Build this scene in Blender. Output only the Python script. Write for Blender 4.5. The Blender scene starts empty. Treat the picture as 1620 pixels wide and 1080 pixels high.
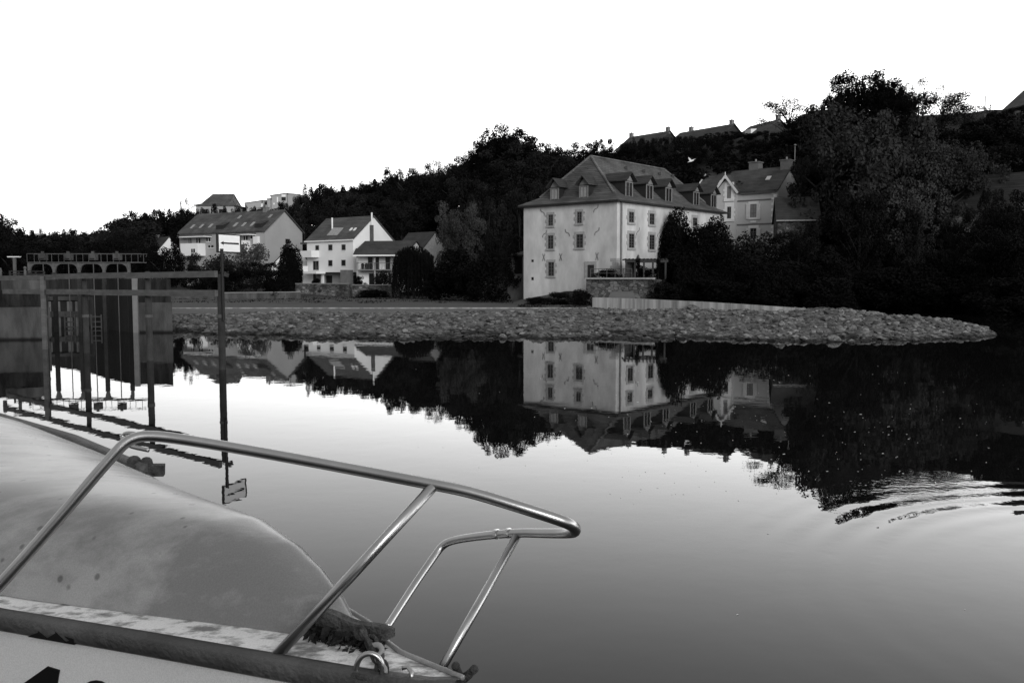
import bpy, math, random
from math import sin, cos, pi, sqrt, atan, radians
from mathutils import Vector, noise as mnoise
random.seed(7)
SC = bpy.context.scene
COL = SC.collection
# ------------------------------------------------------------------ camera
F = 1400.0; CH = 2.2; PITCH = atan(100/1400)
cam = bpy.data.cameras.new('camera'); camo = bpy.data.objects.new('camera', cam); COL.objects.link(camo)
camo.location = (0, 0, CH); camo.rotation_euler = (pi/2-PITCH, 0, 0)
cam.lens = F/1620*36; cam.sensor_width = 36; cam.clip_start = .05; cam.clip_end = 3000
SC.camera = camo
# ------------------------------------------------------------------ light
SUN_EL, SUN_AZ = radians(16), radians(160)
OV_AZ, OV_POW, OV_GLOW, OV_BASE = 46, 2.6, 98.0, 5.0
#     # azimuth clockwise from +Y (the view direction)
w = bpy.data.worlds.new('World'); SC.world = w; w.use_nodes = True
nt = w.node_tree; nt.nodes.clear()
sky = nt.nodes.new('ShaderNodeTexSky'); sky.sky_type = 'NISHITA'; sky.sun_disc = False
sky.sun_elevation = SUN_EL; sky.sun_rotation = SUN_AZ
sky.air_density = 1.6; sky.dust_density = 1.5; sky.ozone_density = 1.0
bw = nt.nodes.new('ShaderNodeRGBToBW'); bg = nt.nodes.new('ShaderNodeBackground'); wo = nt.nodes.new('ShaderNodeOutputWorld')
nt.links.new(sky.outputs[0], bw.inputs[0]); nt.links.new(bg.outputs[0], wo.inputs[0])
bg.inputs[1].default_value = 0.08
# thin high overcast on top of the clear-sky model: brightest low down on the sunlit side, dull on the opposite side
def wn_(op, *a):
    q = nt.nodes.new('ShaderNodeMath'); q.operation = op
    for i, v in enumerate(a):
        if isinstance(v, (int, float)): q.inputs[i].default_value = v
        else: nt.links.new(v, q.inputs[i])
    return q.outputs[0]
wtc = nt.nodes.new('ShaderNodeTexCoord'); wd = nt.nodes.new('ShaderNodeVectorMath'); wd.operation = 'DOT_PRODUCT'
wd.inputs[1].default_value = (sin(radians(OV_AZ)), cos(radians(OV_AZ)), 0.0)
nt.links.new(wtc.outputs['Generated'], wd.inputs[0])
wsx = nt.nodes.new('ShaderNodeSeparateXYZ'); nt.links.new(wtc.outputs['Generated'], wsx.inputs[0])
low = wn_('POWER', wn_('SUBTRACT', 1.0, wn_('ABSOLUTE', wsx.outputs[2])), 4.6)
side = wn_('POWER', wn_('MULTIPLY_ADD', wd.outputs['Value'], .5, .5), OV_POW)
ov = wn_('MULTIPLY_ADD', wn_('MULTIPLY', side, low), OV_GLOW, OV_BASE)
nt.links.new(wn_('ADD', wn_('MULTIPLY', bw.outputs[0], .4), ov), bg.inputs[0])
sl = bpy.data.lights.new('sun', 'SUN'); so = bpy.data.objects.new('sun', sl); COL.objects.link(so)
sl.energy = 2.8; sl.angle = radians(30); sl.color = (1, 1, 1)
sd = Vector((sin(SUN_AZ)*cos(SUN_EL), cos(SUN_AZ)*cos(SUN_EL), sin(SUN_EL)))
so.rotation_euler = sd.to_track_quat('Z', 'Y').to_euler(); so.location = (0, 0, 60)
SC.view_settings.view_transform = 'Standard'; SC.view_settings.look = 'None'
SC.view_settings.gamma = 1; SC.view_settings.use_curve_mapping = False
SC.view_settings.exposure = -0.12
# ------------------------------------------------------------------ geometry of the view
def ray(px, py):
    a = (px-810)/F; b = (540-py)/F
    return Vector((a, cos(PITCH)+b*sin(PITCH), -sin(PITCH)+b*cos(PITCH)))
def P(px, py, d):          # the point d metres ahead
    r = ray(px, py); return Vector((0, 0, CH)) + r*(d/r.y)
def PZ(px, py, z):         # the same by depth along the lens axis
    return Vector((0, 0, CH)) + ray(px, py)*z
def topx(v):
    y = v.y*cos(PITCH) - (v.z-CH)*sin(PITCH); u = v.y*sin(PITCH)+(v.z-CH)*cos(PITCH)
    return 810+F*v.x/y, 540-F*u/y
def XY(px, d): return Vector(((px-810)/F*d, d))
def lerp(a, b, t): return a+(b-a)*t
def interp(x, pts):
    if x <= pts[0][0]: return pts[0][1]
    for (x0, y0), (x1, y1) in zip(pts, pts[1:]):
        if x <= x1: return y0+(y1-y0)*(x-x0)/(x1-x0)
    return pts[-1][1]
def nz(x, y, z=0, s=1.0): return mnoise.noise(Vector((x*s, y*s, z*s)))
# ------------------------------------------------------------------ materials (all grey: the photograph is black and white)
def base_mat(name):
    m = bpy.data.materials.new(name); m.use_nodes = True
    n = m.node_tree; b = n.nodes['Principled BSDF']; return m, n, b
def g3(v): return (v, v, v, 1)
def mat(name, lo, hi, rough=.8, scale=3.0, detail=6, bump=0.0, bscale=None, streak=None, spec=.3, metal=0, mid=.5, width=.5, coord='Object', rnd=0, wet=False, island=0):
    m, n, b = base_mat(name); N = n.nodes.new; L = n.links.new
    tc = N('ShaderNodeTexCoord'); mp = N('ShaderNodeMapping'); L(tc.outputs[coord], mp.inputs[0])
    if streak: mp.inputs['Scale'].default_value = streak
    t = N('ShaderNodeTexNoise'); t.inputs['Scale'].default_value = scale; t.inputs['Detail'].default_value = detail; t.inputs['Roughness'].default_value = .6
    L(mp.outputs[0], t.inputs[0])
    r = N('ShaderNodeValToRGB'); L(t.outputs[0], r.inputs[0])
    r.color_ramp.elements[0].position = max(0, mid-width/2); r.color_ramp.elements[1].position = min(1, mid+width/2)
    r.color_ramp.elements[0].color = g3(lo); r.color_ramp.elements[1].color = g3(hi)
    out = r.outputs[0]
    if rnd:
        oi = N('ShaderNodeObjectInfo'); ma = N('ShaderNodeMapRange'); ma.inputs[3].default_value = 1-rnd; ma.inputs[4].default_value = 1+rnd
        L(oi.outputs['Random'], ma.inputs[0]); mx = N('ShaderNodeVectorMath'); mx.operation = 'SCALE'
        L(out, mx.inputs[0]); L(ma.outputs[0], mx.inputs['Scale']); out = mx.outputs[0]
    L(out, b.inputs['Base Color'])
    b.inputs['Roughness'].default_value = rough; b.inputs['Metallic'].default_value = metal; b.inputs['Specular IOR Level'].default_value = spec
    if island:
        gi = N('ShaderNodeNewGeometry'); mi_ = N('ShaderNodeMapRange'); mi_.inputs[3].default_value = 1-island; mi_.inputs[4].default_value = 1+island; L(gi.outputs['Random Per Island'], mi_.inputs[0])
        vi = N('ShaderNodeVectorMath'); vi.operation = 'SCALE'; L(out, vi.inputs[0]); L(mi_.outputs[0], vi.inputs['Scale']); out = vi.outputs[0]; L(out, b.inputs['Base Color'])
    if wet:
        gp = N('ShaderNodeNewGeometry'); sz = N('ShaderNodeSeparateXYZ'); L(gp.outputs['Position'], sz.inputs[0])
        aw = N('ShaderNodeMath'); aw.operation = 'MULTIPLY_ADD'; aw.inputs[1].default_value = .16; L(t.outputs[0], aw.inputs[0]); L(sz.outputs[2], aw.inputs[2])
        mw = N('ShaderNodeMapRange'); mw.inputs[1].default_value = .11; mw.inputs[2].default_value = .20; mw.inputs[3].default_value = .12; mw.inputs[4].default_value = 1; L(aw.outputs[0], mw.inputs[0])
        vw = N('ShaderNodeVectorMath'); vw.operation = 'SCALE'; L(out, vw.inputs[0]); L(mw.outputs[0], vw.inputs['Scale']); L(vw.outputs[0], b.inputs['Base Color'])
    if bump:
        t2 = N('ShaderNodeTexNoise'); t2.inputs['Scale'].default_value = bscale or scale*4; t2.inputs['Detail'].default_value = 5
        L(mp.outputs[0], t2.inputs[0]); bp = N('ShaderNodeBump'); bp.inputs['Strength'].default_value = bump; bp.inputs['Distance'].default_value = .05
        L(t2.outputs[0], bp.inputs['Height']); L(bp.outputs[0], b.inputs['Normal'])
    return m
def brick_mat(name, c1, c2, mortar, bw_, bh, rough=.85, ms=.02, bump=.4, rot=None):
    """coursed masonry or slates: rows follow world height"""
    m, n, b = base_mat(name); N = n.nodes.new; L = n.links.new
    tc = N('ShaderNodeTexCoord'); sx = N('ShaderNodeSeparateXYZ'); L(tc.outputs['Object'], sx.inputs[0])
    ad = N('ShaderNodeMath'); ad.operation = 'ADD'; L(sx.outputs[0], ad.inputs[0])
    mu = N('ShaderNodeMath'); mu.operation = 'MULTIPLY'; mu.inputs[1].default_value = .8; L(sx.outputs[1], mu.inputs[0]); L(mu.outputs[0], ad.inputs[1])
    cb = N('ShaderNodeCombineXYZ'); L(ad.outputs[0], cb.inputs[0]); L(sx.outputs[2], cb.inputs[1])
    t = N('ShaderNodeTexBrick'); L(cb.outputs[0], t.inputs[0])
    t.inputs['Color1'].default_value = g3(c1); t.inputs['Color2'].default_value = g3(c2); t.inputs['Mortar'].default_value = g3(mortar)
    t.inputs['Scale'].default_value = 1; t.inputs['Mortar Size'].default_value = ms; t.inputs['Brick Width'].default_value = bw_; t.inputs['Row Height'].default_value = bh
    ns = N('ShaderNodeTexNoise'); ns.inputs['Scale'].default_value = .7; ns.inputs['Detail'].default_value = 7; L(tc.outputs['Object'], ns.inputs[0])
    mr = N('ShaderNodeMapRange'); mr.inputs[1].default_value = .3; mr.inputs[2].default_value = .7; mr.inputs[3].default_value = .6; mr.inputs[4].default_value = 1.35
    L(ns.outputs[0], mr.inputs[0]); vm = N('ShaderNodeVectorMath'); vm.operation = 'SCALE'; L(t.outputs[0], vm.inputs[0]); L(mr.outputs[0], vm.inputs['Scale'])
    L(vm.outputs[0], b.inputs['Base Color']); b.inputs['Roughness'].default_value = rough; b.inputs['Specular IOR Level'].default_value = .3
    bp = N('ShaderNodeBump'); bp.inputs['Strength'].default_value = bump; bp.inputs['Distance'].default_value = .03
    L(t.outputs['Fac'], bp.inputs['Height']); bp.invert = True; L(bp.outputs[0], b.inputs['Normal'])
    return m
MAT = {}
MAT['plaster'] = mat('mill_plaster', .30, .55, .9, .75, 11, .2, 7, streak=(1, 1, .5), mid=.5, width=.42)
MAT['white'] = mat('white_render', .60, .70, .85, .5, 5, .05, 8)
MAT['cream'] = mat('grey_render', .27, .32, .85, .4, 5, .05, 8)
MAT['villa'] = mat('villa_render', .46, .54, .85, .6, 6, .05, 8)
MAT['villastone'] = mat('villa_stone', .68, .8, .8, 2, 4, .1, 9)
MAT['trim'] = mat('white_trim', .6, .7, .6, 2, 3)
MAT['darktrim'] = mat('dark_trim', .012, .02, .6, 3, 3)
MAT['greytrim'] = mat('grey_trim', .12, .18, .7, 3, 4)
MAT['iron'] = mat('rusty_iron', .05, .1, .8, 4, 4)
MAT['slate'] = brick_mat('slate', .055, .085, .035, .5, .16, .75)
MAT['slate_dark'] = brick_mat('slate_dark', .03, .045, .02, .5, .16, .8)
MAT['slate_pale'] = brick_mat('slate_weathered', .10, .14, .07, .5, .14, .7)
MAT['tile'] = brick_mat('roof_tile', .016, .028, .008, .3, .22, .85)
def rubble_mat(name, lo, hi, sx=3.0, sz=5.5):
    m, n, b = base_mat(name); N = n.nodes.new; L = n.links.new
    tc = N('ShaderNodeTexCoord'); mp = N('ShaderNodeMapping'); mp.inputs['Scale'].default_value = (sx, sx, sz); L(tc.outputs['Object'], mp.inputs[0])
    v = N('ShaderNodeTexVoronoi'); L(mp.outputs[0], v.inputs[0]); v.inputs['Scale'].default_value = 1
    v2 = N('ShaderNodeTexVoronoi'); v2.feature = 'DISTANCE_TO_EDGE'; L(mp.outputs[0], v2.inputs[0]); v2.inputs['Scale'].default_value = 1
    bw_ = N('ShaderNodeRGBToBW'); L(v.outputs['Color'], bw_.inputs[0]); r = N('ShaderNodeMapRange'); r.inputs[3].default_value = lo; r.inputs[4].default_value = hi; L(bw_.outputs[0], r.inputs[0])
    e = N('ShaderNodeMapRange'); e.inputs[1].default_value = .0; e.inputs[2].default_value = .09; e.inputs[3].default_value = .25; L(v2.outputs['Distance'], e.inputs[0])
    ns = N('ShaderNodeTexNoise'); ns.inputs['Scale'].default_value = .8; ns.inputs['Detail'].default_value = 8; L(tc.outputs['Object'], ns.inputs[0])
    q = N('ShaderNodeMapRange'); q.inputs[1].default_value = .35; q.inputs[2].default_value = .65; q.inputs[3].default_value = .35; q.inputs[4].default_value = 1.4; L(ns.outputs[0], q.inputs[0])
    m1 = N('ShaderNodeMath'); m1.operation = 'MULTIPLY'; L(r.outputs[0], m1.inputs[0]); L(e.outputs[0], m1.inputs[1])
    m2 = N('ShaderNodeMath'); m2.operation = 'MULTIPLY'; L(m1.outputs[0], m2.inputs[0]); L(q.outputs[0], m2.inputs[1]); L(m2.outputs[0], b.inputs['Base Color'])
    b.inputs['Roughness'].default_value = .95; b.inputs['Specular IOR Level'].default_value = .1
    bp = N('ShaderNodeBump'); bp.inputs['Strength'].default_value = .6; bp.inputs['Distance'].default_value = .04; L(e.outputs[0], bp.inputs['Height']); L(bp.outputs[0], b.inputs['Normal'])
    return m
MAT['rubble_wall'] = rubble_mat('rubble_masonry', .04, .16)
MAT['sill_stone'] = mat('window_stone', .20, .32, .9, 5, 5, .2, 14)
MAT['concrete'] = mat('lock_concrete', .02, .085, .9, 1.1, 10, .4, 9, streak=(1.6, 1.6, .45), width=.36, wet=True)
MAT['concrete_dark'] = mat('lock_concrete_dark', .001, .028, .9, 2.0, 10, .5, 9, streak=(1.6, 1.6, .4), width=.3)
MAT['streaky'] = mat('streaked_concrete', .10, .28, .9, 1.2, 7, .3, 8, streak=(2.5, 2.5, .15), mid=.48, width=.3)
MAT['apron'] = mat('weir_concrete', .055, .1, .85, .7, 8, .15, 9, streak=(.25, 1, 1))
MAT['rock'] = mat('rock', .035, .17, .92, 3.2, 8, .6, 9, rnd=.45, width=.4, wet=True)
MAT['stones'] = mat('small_stones', .03, .15, .92, 3.2, 8, .6, 9, width=.4, wet=True, island=.75)
MAT['gravel'] = mat('rubble_ground', .02, .15, .95, 4.0, 10, .9, 12, width=.35, wet=True)
MAT['soil'] = mat('dark_ground', .004, .016, 1, .5, 9, .5, 3)
MAT['shore'] = mat('foreshore', .03, .065, .95, .5, 9, .4, 5, streak=(.3, 1, 1))
MAT['wood'] = mat('weathered_plank', .05, .13, .9, 2.0, 8, .3, 12, streak=(1, 1, 3))
MAT['wood_dark'] = mat('dark_plank', .02, .05, .9, 2.0, 8, .3, 12)
MAT['pile'] = mat('pile_concrete', .008, .05, .9, 1.5, 8, .3, 12)
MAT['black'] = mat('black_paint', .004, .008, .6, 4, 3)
MAT['gatewood'] = mat('gate_wood', .012, .03, .9, 3, 5, .3)
MAT['bridge'] = mat('bridge_paint', .05, .10, .7, 4, 5)
MAT['signwhite'] = mat('sign_white', .80, .86, .5, 1.5, 4)
MAT['bark'] = mat('bark', .012, .03, .95, 6, 6, .5)
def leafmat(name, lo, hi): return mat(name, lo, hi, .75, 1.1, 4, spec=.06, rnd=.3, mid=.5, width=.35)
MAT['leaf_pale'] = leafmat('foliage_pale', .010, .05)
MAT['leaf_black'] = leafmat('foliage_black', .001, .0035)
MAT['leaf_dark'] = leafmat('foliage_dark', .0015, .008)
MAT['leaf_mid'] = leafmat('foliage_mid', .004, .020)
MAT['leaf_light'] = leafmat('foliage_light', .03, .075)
MAT['steel'] = mat('pulpit_steel', .42, .56, .32, 9, 5, metal=1)
MAT['glass'] = mat('window_glass', .008, .02, .2, 1.5, 2, spec=.25)
MAT['curtain'] = mat('net_curtain', .18, .26, .8, 4, 3)
MAT['gull'] = mat('gull_white', .5, .7, .7, 10, 2)
# ------------------------------------------------------------------ mesh collector
class M:
    def __init__(s): s.v = []; s.f = []; s.mi = []; s.cur = 0; s.mats = None
    def add(s, vs, fs):
        o = len(s.v); s.v += [tuple(v) for v in vs]
        for f in fs: s.f.append(tuple(o+i for i in f)); s.mi.append(s.cur)
    def hexa(s, b, t):           # bottom loop, top loop
        n = len(b); fs = [tuple(range(n-1, -1, -1)), tuple(range(n, 2*n))]
        for i in range(n): j = (i+1) % n; fs.append((i, j, n+j, n+i))
        s.add(list(b)+list(t), fs)
    def box(s, x0, y0, z0, x1, y1, z1):
        s.hexa([(x0, y0, z0), (x1, y0, z0), (x1, y1, z0), (x0, y1, z0)], [(x0, y0, z1), (x1, y0, z1), (x1, y1, z1), (x0, y1, z1)])
    def slab(s, poly, dv):       # polygon thickened along the vector dv
        dv = Vector(dv); s.hexa([Vector(p) for p in poly], [Vector(p)+dv for p in poly])
    def beam(s, a, b, wd, ht, up=(0, 0, 1)):
        a = Vector(a); b = Vector(b); d = (b-a).normalized(); up = Vector(up)
        r = d.cross(up)
        if r.length < 1e-4: r = Vector((1, 0, 0))
        r.normalize(); u = r.cross(d)
        q = [(-wd/2, -ht/2), (wd/2, -ht/2), (wd/2, ht/2), (-wd/2, ht/2)]
        s.hexa([a+r*x+u*y for x, y in q], [b+r*x+u*y for x, y in q])
    def tube(s, pts, rad, seg=10, cap=True):
        pts = [Vector(p) for p in pts]; n = len(pts); rads = rad if isinstance(rad, (list, tuple)) else [rad]*n
        up = Vector((0, 0, 1)); prev = None; rings = []
        for i, p in enumerate(pts):
            d = (pts[min(i+1, n-1)]-pts[max(i-1, 0)]).normalized()
            if prev is None:
                a = d.cross(up)
                if a.length < 1e-3: a = d.cross(Vector((1, 0, 0)))
            else: a = prev - d*prev.dot(d)
            a.normalize(); prev = a; b = d.cross(a)
            rings.append([p+(a*cos(2*pi*k/seg)+b*sin(2*pi*k/seg))*rads[i] for k in range(seg)])
        vs = [v for r in rings for v in r]; fs = []
        for i in range(n-1):
            for k in range(seg):
                l = (k+1) % seg; fs.append((i*seg+k, i*seg+l, (i+1)*seg+l, (i+1)*seg+k))
        if cap: fs.append(tuple(range(seg-1, -1, -1))); fs.append(tuple((n-1)*seg+k for k in range(seg)))
        s.add(vs, fs)
    def ball(s, c, r, rs=6, sg=8, sq=(1, 1, 1)):
        c = Vector(c); vs = []; fs = []
        for i in range(1, rs):
            a = pi*i/rs
            for k in range(sg): vs.append(c+Vector((sin(a)*cos(2*pi*k/sg)*r*sq[0], sin(a)*sin(2*pi*k/sg)*r*sq[1], cos(a)*r*sq[2])))
        t = len(vs); vs += [c+Vector((0, 0, r*sq[2])), c-Vector((0, 0, r*sq[2]))]
        for i in range(rs-2):
            for k in range(sg): l = (k+1) % sg; fs.append((i*sg+k, (i+1)*sg+k, (i+1)*sg+l, i*sg+l))
        for k in range(sg): l = (k+1) % sg; fs.append((t, k, l)); fs.append((t+1, (rs-2)*sg+l, (rs-2)*sg+k))
        s.add(vs, fs)
    def build(s, name, mt, parent=None, smooth=False, origin=None):
        o3 = Vector(origin) if origin is not None else (parent_world(parent) if parent else Vector((0, 0, 0)))
        me = bpy.data.meshes.new(name)
        me.from_pydata([tuple(Vector(v)-o3) for v in s.v], [], s.f)
        ms = mt if isinstance(mt, (list, tuple)) else [mt]
        for x in ms: me.materials.append(x)
        if len(ms) > 1: me.polygons.foreach_set('material_index', s.mi)
        if smooth: me.polygons.foreach_set('use_smooth', [True]*len(me.polygons))
        me.update()
        o = bpy.data.objects.new(name, me); COL.objects.link(o)
        if parent: o.parent = parent; o.location = o3-parent_world(parent)
        else: o.location = o3
        return o
def parent_world(o):
    v = Vector((0, 0, 0))
    while o: v += o.location; o = o.parent
    return v
def tag(o, label, cat=None, group=None, kind=None):
    if label: o['label'] = label
    if cat: o['category'] = cat
    if group: o['group'] = group
    if kind: o['kind'] = kind
    return o
def thing(name, label, cat, loc, group=None):
    o = bpy.data.objects.new(name, None); COL.objects.link(o); o.location = loc; o.empty_display_size = .3
    return tag(o, label, cat, group)
def struct(o): o['kind'] = 'structure'; return o
# a vertical facade plane; s runs a->b, positive off is outward
class Face:
    def __init__(s, a, b):
        s.a = Vector(a[:2]); s.b = Vector(b[:2]); s.u = (s.b-s.a).normalized(); s.L = (s.b-s.a).length
        s.n = Vector((s.u.y, -s.u.x))
        if s.n.dot(-s.a) < 0: s.n = -s.n
    def at(s, t, z, off=0):
        q = s.a+s.u*t+s.n*off; return Vector((q.x, q.y, z))
    def pix(s, px, py):
        r = ray(px, py); den = r.x*s.n.x+r.y*s.n.y; k = (s.a.x*s.n.x+s.a.y*s.n.y)/den
        p = Vector((r.x*k, r.y*k)); return (p-s.a).dot(s.u), CH+r.z*k
    def box(s, m, s0, s1, z0, z1, o0, o1):
        m.hexa([s.at(s0, z0, o0), s.at(s1, z0, o0), s.at(s1, z0, o1), s.at(s0, z0, o1)], [s.at(s0, z1, o0), s.at(s1, z1, o0), s.at(s1, z1, o1), s.at(s0, z1, o1)])
    def poly(s, m, pts, o0, o1):
        m.hexa([s.at(a, z, o0) for a, z in pts], [s.at(a, z, o1) for a, z in pts])
def window(root, fc, r, mt='sill_stone', bars=(1, 2), pane='glass', sur=.14, quoin=False, frame='greytrim', name='window', curtain=None, sill=True):
    """r = facade rectangle (s0, z0, s1, z1)"""
    s0, z0, s1, z1 = r
    m = M()
    if sur > 0:
        fc.box(m, s0-sur, s0, z0, z1, 0.0, .05); fc.box(m, s1, s1+sur, z0, z1, 0.0, .05)
        fc.box(m, s0-sur, s1+sur, z1, z1+sur*1.4, 0.0, .055)
        if sill: fc.box(m, s0-sur-.03, s1+sur+.03, z0-sur*1.0, z0, 0.0, .10)
        if quoin:
            k = 0; z = z0
            while z < z1-.1:
                if k % 2: 
                    fc.box(m, s0-sur-.13, s0-sur, z, min(z+.24, z1), 0, .045); fc.box(m, s1+sur, s1+sur+.13, z, min(z+.24, z1), 0, .045)
                z += .24; k += 1
    else: fc.box(m, s0-.04, s1+.04, z0-.06, z0, 0, .06)
    wn = m.build(name, MAT[mt], root, origin=fc.at(s0, z0))
    g = M(); fc.box(g, s0, s1, z0, z1, 0.0, .012); g.build('pane', MAT[pane], wn)
    if curtain:
        c = M(); a, b = curtain; ww = s1-s0
        fc.box(c, s0+a*ww, s0+b*ww, z0+.05, z1-.05, .0, .018); c.build('curtain', MAT['curtain'], wn)
    fr = M(); t = .05
    fc.box(fr, s0, s0+t, z0, z1, 0, .04); fc.box(fr, s1-t, s1, z0, z1, 0, .04); fc.box(fr, s0+t, s1-t, z0, z0+t, 0, .038); fc.box(fr, s0+t, s1-t, z1-t, z1, 0, .038)
    nx, ny = bars
    for i in range(1, nx+1):
        x = s0+(s1-s0)*i/(nx+1); fc.box(fr, x-.022, x+.022, z0+t, z1-t, 0, .036)
    for i in range(1, ny+1):
        z = z0+(z1-z0)*i/(ny+1); fc.box(fr, s0+t, s1-t, z-.014, z+.014, 0, .033)
    fr.build('frame', MAT[frame], wn)
    return wn
def wpix(fc, x0, y0, x1, y1):
    a = fc.pix(x0, (y0+y1)/2)[0]; b = fc.pix(x1, (y0+y1)/2)[0]; xm = (x0+x1)/2
    z0 = fc.pix(xm, y1)[1]; z1 = fc.pix(xm, y0)[1]
    return (min(a, b), z0, max(a, b), z1)
class House:
    """gabled block, ridge parallel to the front A->B, gables on the two ends"""
    def __init__(s, root, A, B, depth, z0, ze, zr, wallm, roofm, over=.3, split=.5, th=.14, sides=None):
        s.A = Vector(A[:2]); s.B = Vector(B[:2]); s.u = (s.B-s.A).normalized(); s.v = Vector((-s.u.y, s.u.x))
        if s.v.y < 0: s.v = -s.v
        s.depth = depth; s.C = s.B+s.v*depth; s.D = s.A+s.v*depth; s.z0, s.ze, s.zr, s.split = z0, ze, zr, split
        def v3(p, z): return Vector((p.x, p.y, z))
        m = M(); e = .01
        La = [v3(s.A, z0), v3(s.D, z0), v3(s.D, ze), v3(s.A+s.v*depth*split, zr-e), v3(s.A, ze)]
        Lb = [v3(s.B, z0), v3(s.C, z0), v3(s.C, ze), v3(s.B+s.v*depth*split, zr-e), v3(s.B, ze)]
        m.hexa(La, Lb); s.wall = m.build('wall', MAT[wallm], root)
        r = M(); k1 = (zr-ze)/(depth*split); k2 = (zr-ze)/(depth*(1-split))
        a0 = s.A-s.u*over; b0 = s.B+s.u*over
        f0 = -over; f1 = depth*split; g1 = depth+over
        r.slab([v3(a0+s.v*f0, ze-k1*over+.02), v3(b0+s.v*f0, ze-k1*over+.02), v3(b0+s.v*f1, zr+.02), v3(a0+s.v*f1, zr+.02)], (0, 0, th))
        r.slab([v3(a0+s.v*(f1+.002), zr+.02), v3(b0+s.v*(f1+.002), zr+.02), v3(b0+s.v*g1, ze-k2*over+.02), v3(a0+s.v*g1, ze-k2*over+.02)], (0, 0, th))
        s.roof = r.build('roof', MAT[roofm], root); s.front = Face(s.A, s.B); s.end = Face(s.B, s.C); s.k1 = k1
    def roofpt(s, t, f, off=0):     # t along the ridge in metres, f metres in from the eave on the front slope
        p = s.A+s.u*t+s.v*f; return Vector((p.x, p.y, s.ze+s.k1*f+.17+off))
    def skylight(s, t, f, wd, ln, mt='trim'):
        m = M(); m.slab([s.roofpt(t, f), s.roofpt(t+wd, f), s.roofpt(t+wd, f+ln), s.roofpt(t, f+ln)], (0, 0, .06))
        o = m.build('skylight', MAT[mt], s.roof); return o
    def chimney(s, t, w_=.6, h=.9, f=None, mt='greytrim', pots=True):
        f = s.depth*s.split if f is None else f
        p = s.A+s.u*t+s.v*f; zb = s.ze+s.k1*min(f, s.depth*s.split)-.3; m = M(); q = w_/2; zt = zb+.3+h
        def rect(k, z): return [Vector((p.x+a*k*s.u.x+b*k*s.v.x, p.y+a*k*s.u.y+b*k*s.v.y, z)) for a, b in ((-1, -1), (1, -1), (1, 1), (-1, 1))]
        m.hexa(rect(q, zb), rect(q, zt)); m.hexa(rect(q*1.15, zt), rect(q*1.15, zt+.1))
        c = m.build('chimney', MAT[mt], s.roof)
        if pots:
            pm = M(); pm.tube([(p.x, p.y, zt+.1), (p.x, p.y, zt+.38)], [.1, .085], 8); pm.build('chimney_pot', MAT['sill_stone'], c)
        return c
# ------------------------------------------------------------------ terrain
FOOT = [(-200, 150), (-60, 128), (-30, 118), (-12, 106), (-3, 88), (6, 84), (16, 86), (22, 82), (35, 72), (50, 66), (80, 60), (150, 50)]
HH = [(-200, 1), (-100, 3), (-60, 8), (-30, 11), (0, 16), (30, 21), (60, 23), (150, 25)]
SHORE = [(-60, 52), (13, 50.3), (15, 58), (22, 63), (40, 59), (60, 52), (90, 40), (150, 20)]
def ground(x, y):
    s = SHORE[0][1] if x < -60 else interp(x, SHORE)
    if y < s: z = -.8
    else: z = -.8+min(1, (y-s)/1.2)*1.15 if x < 13 else -.8+min(1, (y-s)/2.5)*1.6
    if x > 2 and x < 16 and y > 62: z += min(1, (y-62)/4)*.9
    if x < -12 and y > 88: z += min(1, (y-88)/3)*.9
    f = interp(x, FOOT); h = interp(x, HH); t = (y-f)/50
    if t > 0: z += h*min(1, t)**.9+nz(x, y, 0, .06)*1.5
    return z
m = M(); xs = [-260+4*i for i in range(131)]; ys = [36+2*j for j in range(70)]+[176+8*j for j in range(30)]
for y in ys:
    for x in xs: m.v.append((x, y, ground(x, y)+(nz(x, y, 3, .4)*.12 if y > 55 else 0)))
W_ = len(xs)
for j in range(len(ys)-1):
    for i in range(W_-1):
        m.f.append((j*W_+i, j*W_+i+1, (j+1)*W_+i+1, (j+1)*W_+i)); x, y = xs[i], ys[j]
        m.mi.append(1 if (x < 4 and y < 92) else 0)
struct(m.build('hillside', [MAT['soil'], MAT['shore']], smooth=True))
m = M(); m.add([(-2500, -1500, -3), (2500, -1500, -3), (2500, 3500, -3), (-2500, 3500, -3)], [(0, 1, 2, 3)])
struct(m.build('river_bed', MAT['soil']))
m = M(); m.add([(-2400, 400, -1), (2400, 400, -1), (2400, 3000, 2), (-2400, 3000, 2), ], [(0, 1, 2, 3)])
struct(m.build('far_land', MAT['soil']))
# ------------------------------------------------------------------ water
wm, n, b = base_mat('river_water'); N = n.nodes.new; L = n.links.new
b.inputs['Base Color'].default_value = g3(.006); b.inputs['Roughness'].default_value = .0; b.inputs['IOR'].default_value = 1.36; b.inputs['Specular IOR Level'].default_value = .5
geo = N('ShaderNodeNewGeometry')
mp = N('ShaderNodeMapping'); mp.inputs['Scale'].default_value = (1, 1, 1); L(geo.outputs['Position'], mp.inputs[0])
n1 = N('ShaderNodeTexNoise'); n1.inputs['Scale'].default_value = 1.6; n1.inputs['Detail'].default_value = 4; L(mp.outputs[0], n1.inputs[0])
n2 = N('ShaderNodeTexNoise'); n2.inputs['Scale'].default_value = .25; n2.inputs['Detail'].default_value = 2; L(mp.outputs[0], n2.inputs[0])
RC = Vector((5.3, 5.75, 0))            # where something touched the water: centre of the rings
dd = N('ShaderNodeVectorMath'); dd.operation = 'DISTANCE'; dd.inputs[1].default_value = RC; L(geo.outputs['Position'], dd.inputs[0])
def math_(op, a, b_=None, c=None):
    q = N('ShaderNodeMath'); q.operation = op
    for i, v in enumerate((a, b_, c)):
        if v is None: continue
        if isinstance(v, (int, float)): q.inputs[i].default_value = v
        else: L(v, q.inputs[i])
    return q.outputs[0]
wob = math_('MULTIPLY', n1.outputs[0], .12)
dist = math_('ADD', dd.outputs['Value'], wob)
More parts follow.
